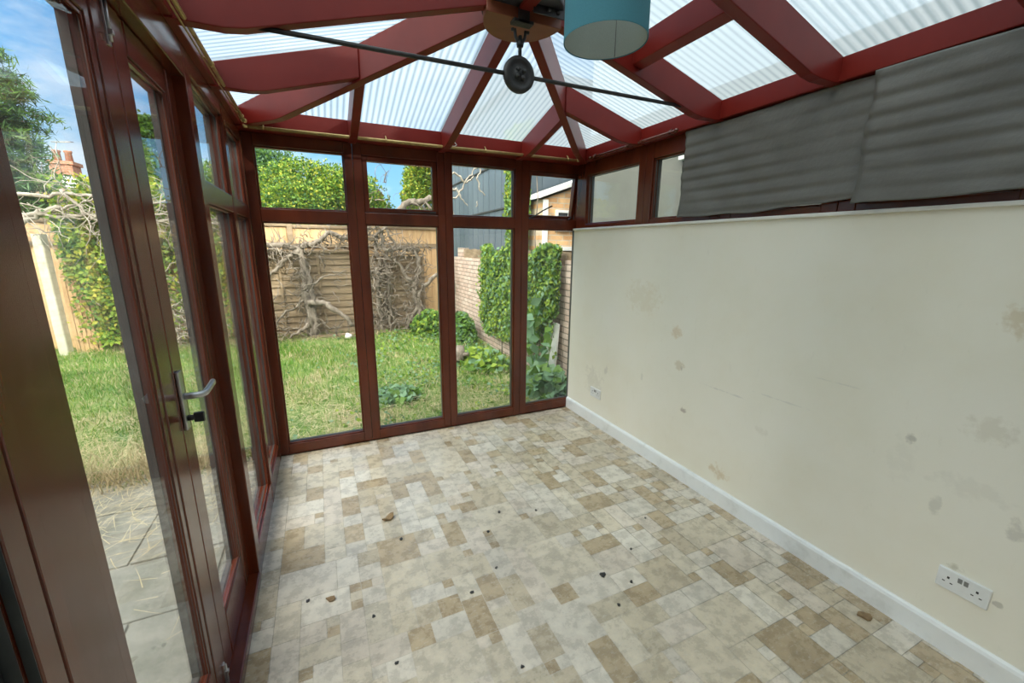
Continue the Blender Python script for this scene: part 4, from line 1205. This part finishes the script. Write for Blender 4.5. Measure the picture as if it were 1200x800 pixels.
vine('dead_vine', 'shaded mass of twisted dead vine hanging down the fence in the second end window',
     [([(1.42, 8.55, GZ), (1.40, 8.6, .5), (1.46, 8.6, 1.1), (1.42, 8.62, 1.75)], .05, .035), ([(1.62, 8.55, GZ), (1.58, 8.6, .6), (1.60, 8.6, 1.4), (1.5, 8.6, 1.85)], .04, .03),
      ([(2.05, 8.5, GZ), (2.2, 8.55, .25), (2.1, 8.6, .7), (2.25, 8.6, 1.1), (2.15, 8.62, 1.5)], .055, .04), ([(1.9, 8.5, -.1), (2.15, 8.55, .35), (2.28, 8.58, .8)], .035, .03),
      ([(1.75, 8.6, 1.3), (1.95, 8.58, .95), (2.15, 8.6, .75)], .035, .03), ([(1.35, 8.6, 1.7), (1.6, 8.58, 1.9), (1.78, 8.6, 1.6), (1.68, 8.58, 1.3)], .025, .018),
      ([(2.25, 8.62, 1.46), (1.9, 8.6, 1.52), (1.6, 8.6, 1.45)], .045, .035), ([(2.3, 8.5, .75), (2.5, 8.45, .95), (2.75, 8.4, 1.1)], .04, .035)],
     [(1.48, 8.58, .85, .12, .07, .6, 260, .28, .009), (1.75, 8.58, .15, .3, .08, .14, 90, .3, .008), (2.12, 8.58, .75, .12, .06, .5, 150, .28, .008), (1.45, 8.6, 1.75, .22, .07, .12, 80, .36, .008), (2.1, 8.6, 1.48, .2, .05, .07, 50, .28, .008)], 62, tw_mat='bark')
vine('dead_branch', 'heavy grey bare limb crossing the closed opening light of the second end window',
     [([(1.72, 8.9, 2.02), (1.9, 8.9, 2.2), (2.15, 8.88, 2.42), (2.45, 8.86, 2.45), (2.75, 8.85, 2.62), (3.0, 8.84, 2.60)], .075, .05), ([(2.4, 8.86, 2.44), (2.62, 8.7, 2.28), (2.75, 8.6, 2.05)], .025, .012), ([(1.9, 8.9, 2.2), (1.95, 8.8, 2.05), (2.2, 8.75, 2.02), (2.55, 8.75, 2.10)], .04, .02)],
     [(2.3, 8.85, 2.3, .25, .08, .1, 22, .4, .007), (1.7, 8.9, 2.75, .2, .1, .15, 9, .5, .005)], 63, tw_mat='bark')
vine('dead_branch', 'thin bleached twig dangling before the slate-blue shed in the third end window',
     [([(2.50, 7.22, GZ), (2.52, 7.22, 1.2), (2.50, 7.2, 2.4), (2.55, 7.2, 2.9)], .03, .015), ([(2.50, 7.2, 2.74), (2.62, 7.2, 2.75), (2.78, 7.2, 2.62), (2.86, 7.18, 2.66), (2.92, 7.16, 2.72)], .018, .012), ([(2.50, 7.2, 2.3), (2.66, 7.2, 2.42), (2.76, 7.2, 2.60), (2.95, 7.18, 2.86), (3.05, 7.16, 2.9), (3.12, 7.15, 3.1)], .014, .010),
      ([(3.06, 7.16, 2.9), (2.98, 7.16, 2.7), (3.02, 7.15, 2.52), (3.12, 7.14, 2.42)], .013, .010), ([(2.50, 7.2, 2.45), (2.62, 7.2, 2.52), (2.7, 7.2, 2.36), (2.82, 7.2, 2.24)], .022, .008), ([(2.98, 7.16, 2.32), (2.96, 7.16, 2.22)], .008, .006)],
     [], 64, mat='bark_pale')
vine('dead_branch', 'long pale bare limbs spread above the ivy, seen through the french doors',
     [([(-3.6, 8.5, 1.98), (-3.1, 8.45, 1.93), (-2.6, 8.4, 1.95), (-2.1, 8.4, 1.88), (-1.5, 8.42, 1.95), (-1.0, 8.45, 1.85)], 0.031, 0.019),
      ([(-3.4, 8.5, 2.22), (-2.8, 8.45, 2.25), (-2.3, 8.45, 2.15), (-1.6, 8.45, 2.2), (-1.1, 8.45, 2.1)], 0.025, 0.015), ([(-2.9, 8.4, 2.3), (-2.7, 8.38, 2.0), (-2.4, 8.35, 1.78), (-2.15, 8.35, 1.72)], 0.019, 0.012),
      ([(-3.1, 8.45, 2.0), (-2.6, 8.4, 2.16), (-2.2, 8.4, 2.3), (-1.9, 8.4, 2.45)], 0.015, 0.007), ([(-2.6, 8.4, 1.9), (-2.3, 8.35, 1.7), (-2.05, 8.3, 1.55)], 0.017, 0.009), ([(-2.2, 8.4, 1.9), (-1.8, 8.4, 2.0), (-1.3, 8.42, 2.3)], 0.019, 0.009), ([(-3.45, 8.5, 1.8), (-3.2, 8.45, 2.0), (-2.95, 8.42, 2.05)], 0.037, 0.031),
      ([(-2.3, 8.4, 1.6), (-1.9, 8.38, 1.75), (-1.2, 8.42, 1.7)], 0.015, 0.009)],
     [(-2.5, 8.42, 2.0, .5, .1, .18, 130, .6, .006), (-1.5, 8.45, 1.95, .4, .1, .22, 100, .5, .006)], 65, mat='bark_pale')
# ---- ivy
def ivy_wall(name, lab, n, xr, y, zr_, size, mats, w, bulge=.14, shape=None, nb=(0, -1, .25), axis='y', seed=0, stems=8, kind=None, droop=.5):
    R = random.Random(seed)
    a = NPR.uniform(*xr, n); z = NPR.uniform(*zr_, n)
    if shape is not None:
        k = NPR.uniform(0, 1, n) < shape(a, z); a, z = a[k], z[k]
    lump = np.sin(a * 5.1 + 1) * np.sin(z * 6.3) + .6 * np.sin(a * 11 + z * 9)
    dd = -np.abs(NPR.normal(0, .5, len(a))) * bulge - bulge * .35 * (lump + 1.2)
    c = np.stack([a, y + dd, z], -1) if axis == 'y' else np.stack([y + dd, a, z], -1)
    p0 = (0.5 * (xr[0] + xr[1]), y, GZ) if axis == 'y' else (y, 0.5 * (xr[0] + xr[1]), GZ)
    t_ = root(name, p0, lab, 'ivy')
    bm = bmesh.new()
    for k in range(stems):
        u = R.uniform(*xr); pts = []
        for s in range(8):
            zz = GZ - .03 + (zr_[1] - GZ - .1) * s / 7
            pts.append((u, y - .025, zz) if axis == 'y' else (y - .025, u, zz)); u += R.gauss(0, .06)
        tube(bm, pts, [.016 * (1 - .09 * s) for s in range(8)], 5)
    obj('stems', bm, M['bark'], t_)
    leafobj('foliage', c, size, mats, w, t_, normal_bias=nb, droop=droop)
    return t_
ivy_wall('ivy', 'sunlit ivy smothering the fence to the right of the concrete post', 24000, (-3.15, -.95), 8.80, (.0, 2.5), (.032, .058), ['leaf_a', 'leaf_b', 'leaf_c', 'leaf_d'], [5, 4, 2, 1], .22,
         lambda x, z: np.where((x > -2.2 + .25 * np.sin(z * 9)) & (z < 1.05 + .2 * np.sin(x * 6)), .22, 1) * np.where((x < -2.9) & (z < 1.0), .12, 1) * np.where(z > 2.2 + .2 * np.sin(x * 7), .3, 1), seed=71)
vine('dead_vine', 'brown dead undergrowth caught in the ivy low on the left fence',
     [([(-2.5, 8.6, GZ), (-2.3, 8.6, .4), (-2.1, 8.62, .9)], .03, .015)], [(-2.0, 8.58, .55, .3, .08, .4, 130, .35, .008), (-1.6, 8.58, .1, .4, .08, .15, 80, .35, .008)], 66)
ivy_wall('ivy', 'tall narrow column of ivy climbing past the slate-blue shed corner', 9000, (5.70, 6.50), 3.30, (1.35, 3.3), (.032, .055), ['leaf_a', 'leaf_b', 'leaf_c', 'leaf_e'], [4, 4, 1, 2], (.06), None, (-1, -.4, .2), 'x', seed=72, stems=5)
ivy_wall('ivy', 'broad curtain of ivy over the pale brick wall in the third and fourth end windows', 30000, (4.25, 6.75), 2.995, (.12, 1.60), (.028, .050), ['leaf_a', 'leaf_b', 'leaf_e', 'leaf_d'], [5, 5, 3, 1], .10,
         lambda yv, z: np.where(z > 1.52 + .07 * np.sin(yv * 6), 0, 1) * np.where(z < .45 + .25 * np.sin(yv * 5 + 2), .3, 1) * np.where(z < .75 - .9 * (yv - 4.3), .05, 1), (-1, -.25, .3), 'x', seed=73)
# low shrubs and weeds along the brick wall
def weed(x, y, rx, ry, h, n, size, mats, w, lab, seed, cat='shrub', name='weed_clump'):
    R = random.Random(seed)
    t_ = root(name, (x, y, GZ), lab, cat)
    bm = bmesh.new(); cs = []
    for k in range(14):
        a = R.uniform(0, 6.28); q = (x + rx * R.uniform(.2, .9) * math.cos(a), y + ry * R.uniform(.2, .9) * math.sin(a), GZ + h * R.uniform(.5, 1))
        tube(bm, wob((x + R.gauss(0, rx * .15), y + R.gauss(0, ry * .15), GZ - .03), q, 6, .02, R), [.007, .007, .006, .005, .004, .003], 5)
    obj('stems', bm, M['grass_a'], t_)
    d = NPR.normal(0, 1, (n, 3)); d /= np.linalg.norm(d, axis=1)[:, None]; d[:, 2] = np.abs(d[:, 2])
    c = np.array([x, y, GZ + .02]) + d * NPR.uniform(.45, 1.05, (n, 1)) * np.array([rx, ry, h])
    leafobj('foliage', c, size, mats, w, t_, normal_bias=(-.2, -.4, .8))
weed(2.68, 4.02, (.25), .36, .30, 420, (.08, .15), ['leaf_e', 'leaf_b', 'leaf_d'], [5, 4, 1], 'clump of broad grey-green leaves close outside the fourth end window', 81)
weed(2.70, 7.3, (.22), .50, .48, 2200, (.04, .08), ['leaf_b', 'leaf_d', 'leaf_e'], [5, 3, 2], 'dark green shrub at the foot of the pale brick wall', 82, name='garden_shrub')
weed(2.35, 8.2, .42, .4, .42, 1500, (.04, .08), ['leaf_b', 'leaf_a', 'leaf_d'], [5, 3, 2], 'leafy weeds in front of the shaded board fence corner', 83)
weed(2.45, 5.6, .38, .6, .16, 700, (.05, .10), ['leaf_b', 'leaf_a', 'leaf_e'], [4, 4, 2], 'low weeds around the cut log', 84)
tree('garden_shrub', 1.98, 12.0, blobset(1.98, 12.0, 1.6, 2.75, .35, .35, 6, 33), 4000, (.03, .06), ['dry_leaf', 'leaf_c'], [4, 1], 'rusty brown-leaved shrub in the middle of the closed opening light', cat='shrub', trunk_r=.05, seed=33)
weed(1.05, 4.6, .32, .26, .09, 300, (.05, .09), ['leaf_e', 'leaf_b'], [5, 3], 'flat rosette of grey-green weeds in the lawn outside the second end window', 85)
# long-stalked plant with big leaves before the ivy
def stalk():
    t_ = root('tall_weed', (2.80, 4.45, GZ), 'long-stalked plant with big grey-green leaves before the ivy', 'plant')
    R = random.Random(90); bm = bmesh.new(); cs = []
    for (dx, dy, h) in ((0, 0, 1.05), (.04, -.25, .75), (-.06, .1, .85), (.03, .2, .6)):
        p = wob((2.80 + dx * .3, 4.45 + dy * .3, GZ - .02), (2.76 + dx, 4.45 + dy, GZ + h), 8, .04, R)
        tube(bm, p, [.010 - .0008 * i for i in range(8)], 6)
        for i in range(2, 8):
            for s in (-1, 1): cs.append((p[i].x + .06 * s * R.uniform(.3, 1), p[i].y + .07 * s * R.uniform(.3, 1), p[i].z + .01))
    obj('stems', bm, M['grass_a'], t_)
    leafobj('leaves', np.array(cs), (.08, .13), ['leaf_e', 'leaf_b'], [5, 2], t_, normal_bias=(-.5, -.6, .5), droop=.5)
stalk()

# ---- pale brick wall with timber top, log and board
wr = root('wall_garden', (3.10, 6.6, GZ), 'pale pinkish brick garden wall half buried in ivy', 'wall', kind='structure')
bm = bmesh.new(); box(bm, 3.05, 3.16, 4.1, 9.0, GZ - .1, 1.33); box(bm, 3.045, 3.19, 8.25, 8.55, GZ - .1, 1.52); box(bm, 3.045, 3.19, 4.02, 4.3, GZ - .1, 1.40)
obj('brickwork', bm, M['brick_pale'], wr)
bm = bmesh.new(); x = 4.1
while x < 8.2:
    box(bm, 3.075, 3.095, x, x + .112, 1.33, 1.50 + .006 * math.sin(x * 40)); x += .116
obj('timber_top', bm, M['plank_old'], wr)
bm = bmesh.new(); tube(bm, [(2.10, 5.62, GZ + .06), (2.14, 5.66, GZ + .16), (2.16, 5.72, GZ + .26)], [.085, .08, .07], 12)
tube(bm, [(2.13, 5.64, GZ + .12), (2.20, 5.58, GZ + .17), (2.24, 5.55, GZ + .18)], [.035, .03, .028], 8)
props(obj('log', bm, M['bark']), 'short cut log standing in the weeds by the third end window', 'log')
bm = bmesh.new(); prism(bm, [(2.93, 4.30, GZ), (2.93, 4.62, GZ), (2.985, 4.62, .63), (2.985, 4.30, .63)], (.022, 0, .0), bev=.004)
props(obj('white_board', bm, M['white_paint']), 'white board leaning against the garden wall behind the weeds', 'board')
bm = bmesh.new()
lathe(bm, [(0, 0), (.05, .0), (.075, .03), (.06, .07), (.03, .09), (0, .085)], (.76, 8.15, GZ + .01), 'Z', 9)
for v_ in bm.verts: v_.co += Vector((.012 * math.sin(v_.co.y * 90), .012 * math.sin(v_.co.x * 110), .012 * math.sin(v_.co.x * 70)))
props(obj('plastic_scrap', bm, M['white_plastic']), 'crumpled white scrap lying on the lawn below the vine', 'litter')
bm = bmesh.new(); box(bm, .15, .95, 8.36, 8.42, GZ, GZ + .06, bev=.006)
props(obj('timber_edging', bm, M['plank_old']), 'length of old timber edging on the ground at the foot of the vine', 'edging')

# ---- slate-blue clad shed beyond the wall
sh_ = root('shed', (5.2, 7.8, GZ), 'tall slate-blue clad shed beyond the pale brick wall', 'shed')
bm = bmesh.new(); box(bm, 3.36, 7.0, 6.05, 10.9, GZ - .05, 4.0)
y = 6.05
while y < 10.8:
    box(bm, 3.350, 3.362, y, y + .012, GZ, 4.0); y += .30
x = 3.36
while x < 7.0:
    box(bm, x, x + .012, 6.040, 6.052, GZ, 4.0); x += .30
obj('cladding', bm, M['metal_clad'], sh_)
bm = bmesh.new()
for z0, z1 in ((2.02, 2.22), (2.86, 2.98)): prism(bm, [(3.335, 6.05, z1), (3.335, 10.9, z1 - .06), (3.335, 10.9, z1 - .085), (3.335, 6.05, z1 - .025)], (.018, 0, 0))
obj('seam_strip', bm, M['gasket'], sh_)
bm = bmesh.new(); prism(bm, [(3.25, 5.95, 3.98), (3.25, 11.0, 3.98), (3.25, 11.0, 4.06), (3.25, 8.5, 4.75), (3.25, 5.95, 4.06)], (3.9, 0, 0))
obj('roof', bm, M['metal_clad'], sh_)
# ---- brick outbuilding with a white bargeboard
ob = root('outbuilding', (4.4, 5.6, GZ), 'orange brick outbuilding with white sloping bargeboard and small window', 'outbuilding')
bm = bmesh.new(); prism(bm, [(3.37, 5.46, GZ - .05), (5.6, 5.46, GZ - .05), (5.6, 5.46, 3.0), (3.37, 5.46, 2.22)], (0, .50, 0))
obj('brickwork', bm, M['brick_orange'], ob)
bm = bmesh.new(); prism(bm, [(3.28, 5.38, 2.225), (5.7, 5.38, 3.075), (5.7, 5.38, 3.135), (3.28, 5.38, 2.285)], (0, .62, 0), bev=.004)
obj('bargeboard', bm, M['white_paint'], ob)
bm = bmesh.new(); box(bm, 3.355, 3.43, 5.42, 5.457, GZ, 2.21, bev=.004)
obj('corner_post', bm, M['white_paint'], ob)
bm = bmesh.new()
for s in ((3.56, 3.60, 1.78, 2.08), (3.98, 4.02, 1.78, 2.08), (3.60, 3.98, 1.78, 1.82), (3.60, 3.98, 2.04, 2.08), (3.77, 3.80, 1.82, 2.04)): box(bm, s[0], s[1], 5.42, 5.456, s[2], s[3], bev=.003)
wf = obj('window_frame', bm, M['white_paint'], ob)
bm = bmesh.new(); box(bm, 3.60, 3.98, 5.44, 5.452, 1.82, 2.04); obj('pane', bm, M['dark_glass'], wf)
bm = bmesh.new(); box(bm, 3.45, 4.6, 5.34, 5.455, 1.50, 1.56, bev=.004); obj('sill', bm, M['white_paint'], ob)

# ---- side boundary of the garden, left of the lawn
for k, (ya, yb) in enumerate(((-.9, 1.6), (1.6, 4.1), (4.1, 6.6), (6.6, 9.05))):
    R = random.Random(140 + k)
    fr = root('side_fence_panel', (-5.0, .5 * (ya + yb), GZ), 'board fence panel along the left side of the garden, %s' % ('nearest the house', 'second from the house', 'third from the house', 'meeting the end fence')[k], 'fence')
    bm = bmesh.new(); yy = ya + .05
    while yy < yb - .03:
        w = min(.118, yb - yy); box(bm, -5.02 + R.uniform(-.004, .004), -5.0, yy + .002, yy + w - .001, GZ, 1.75 + R.uniform(-.01, .01)); yy += w
    obj('boards', bm, M['plank_new'], fr)
    bm = bmesh.new(); box(bm, -4.995, -4.95, ya, yb, 1.35, 1.42, bev=.004); box(bm, -4.995, -4.95, ya, yb, .25, .32, bev=.004); obj('rail', bm, M['plank_old'], fr)
    bm = bmesh.new(); box(bm, -5.04, -4.945, ya - .05, ya + .045, GZ - .1, 1.82, bev=.005); obj('post', bm, M['plank_old'], fr)
for k, (xx, yy, hh) in enumerate(((-6.6, 1.2, 3.6), (-7.4, 4.3, 4.4), (-6.9, 8.0, 3.2))):
    tree('side_tree', xx, yy, blobset(xx, yy, 1.0, hh, 1.25, 1.3, 14, 150 + k), 9000, (.05, .10), ['leaf_b', 'leaf_a', 'leaf_d'], [4, 3, 2], ('green tree over the side fence near the house', 'tallest green tree over the side fence', 'low spreading tree by the far end of the side fence')[k], seed=150 + k)
# ---- neighbouring rendered wall beyond the side windows, upper storey added for shade
nb_ = root('wall_neighbour', (3.75, 1.2, GZ), 'beige rendered wall of the neighbouring house beyond the side windows, upper storey added for shade', 'wall', kind='structure')
bm = bmesh.new(); box(bm, 3.60, 9.0, -6.0, 4.70, GZ - .05, 2.9); obj('wall', bm, M['render'], nb_)
bm = bmesh.new(); box(bm, 3.60, 9.0, -6.0, 4.70, 2.9, 5.6); obj('added_upper_wall', bm, M['render_blue'], nb_)  # storey added to cast shade on the end fence
bm = bmesh.new(); box(bm, 3.54, 3.598, 2.0, 3.16, 2.36, 2.56, bev=.005); obj('fascia', bm, M['white_paint'], nb_)
bm = bmesh.new(); prism(bm, [(3.45, -6.2, 5.55), (9.2, -6.2, 5.55), (6.3, -6.2, 7.4)], (0, 11.1, 0)); obj('roof', bm, M['tiles'], nb_)  # roof of the added shading storey

# ---- distant house with its chimney
hs = root('house', (-8.0, 26, GZ), 'distant house roof and brick chimney showing above the ivy', 'house')
bm = bmesh.new(); box(bm, -12.0, -3.4, 25.0, 31.0, GZ - .1, 3.0); obj('wall', bm, M['brick_red'], hs)
bm = bmesh.new(); prism(bm, [(-12.2, 24.6, 2.9), (-12.2, 31.4, 2.9), (-12.2, 28.0, 4.62)], (9.0, 0, 0)); obj('roof', bm, M['tiles'], hs)
bm = bmesh.new(); box(bm, -10.35, -9.55, 26.9, 27.7, 3.6, 5.05); box(bm, -10.42, -9.48, 26.83, 27.77, 5.05, 5.20)
ch = obj('chimney', bm, M['brick_red'], hs)
bm = bmesh.new(); box(bm, -10.37, -9.53, 26.88, 27.72, 3.6, 4.55); obj('flashing', bm, M['white_paint'], ch)
for px_ in (-10.15, -9.75):
    bm = bmesh.new(); lathe(bm, [(0, 5.2), (.14, 5.2), (.12, 5.6), (.15, 5.62), (.15, 5.7), (.10, 5.7), (.10, 5.3), (0, 5.3)], (px_, 27.3, 0), 'Z', 16); obj('chimney_pot', bm, M['brick_red'], ch)
bm = bmesh.new(); tube(bm, [(-9.95, 26.82, 4.6), (-9.95, 26.82, 5.7), (-9.88, 26.82, 5.95)], .022, 6); tube(bm, [(-10.05, 26.8, 5.95), (-9.3, 26.8, 6.02)], .02, 6)
for i in range(9): tube(bm, [(-10.0 + i * .08, 26.6, 5.96 + .008 * i), (-10.0 + i * .08, 27.0, 5.96 + .008 * i)], .009, 5)
obj('aerial', bm, M['chrome'], hs)
hs2 = root('house', (-5.35, 21, GZ), 'smaller brown brick house seen through the handled door, below the dark tree', 'house')
bm = bmesh.new(); prism(bm, [(-6.25, 20.6, GZ - .1), (-4.45, 20.6, GZ - .1), (-4.45, 20.6, 4.3), (-5.35, 20.6, 5.0), (-6.25, 20.6, 4.3)], (0, 3.6, 0)); obj('wall', bm, M['brick_red'], hs2)
bm = bmesh.new()
prism(bm, [(-6.4, 20.4, 4.2), (-5.35, 20.4, 5.02), (-4.3, 20.4, 4.2), (-4.3, 20.4, 4.32), (-5.35, 20.4, 5.16), (-6.4, 20.4, 4.32)], (0, 4.0, 0)); obj('roof', bm, M['tiles'], hs2)


# ================================================================== RENDER SETTINGS
SC.view_settings.view_transform = 'Standard'
SC.view_settings.look = 'None'
SC.view_settings.exposure = 0.50
SC.view_settings.gamma = 1.0
SC.view_settings.use_curve_mapping = False
SC.cycles.use_denoising = True
SC.cycles.max_bounces = 14
SC.cycles.transparent_max_bounces = 24
SC.cycles.transmission_bounces = 8
SC.cycles.diffuse_bounces = 6
SC.cycles.glossy_bounces = 4
SC.cycles.caustics_reflective = False
SC.cycles.caustics_refractive = False
SC.cycles.sample_clamp_indirect = 6.0
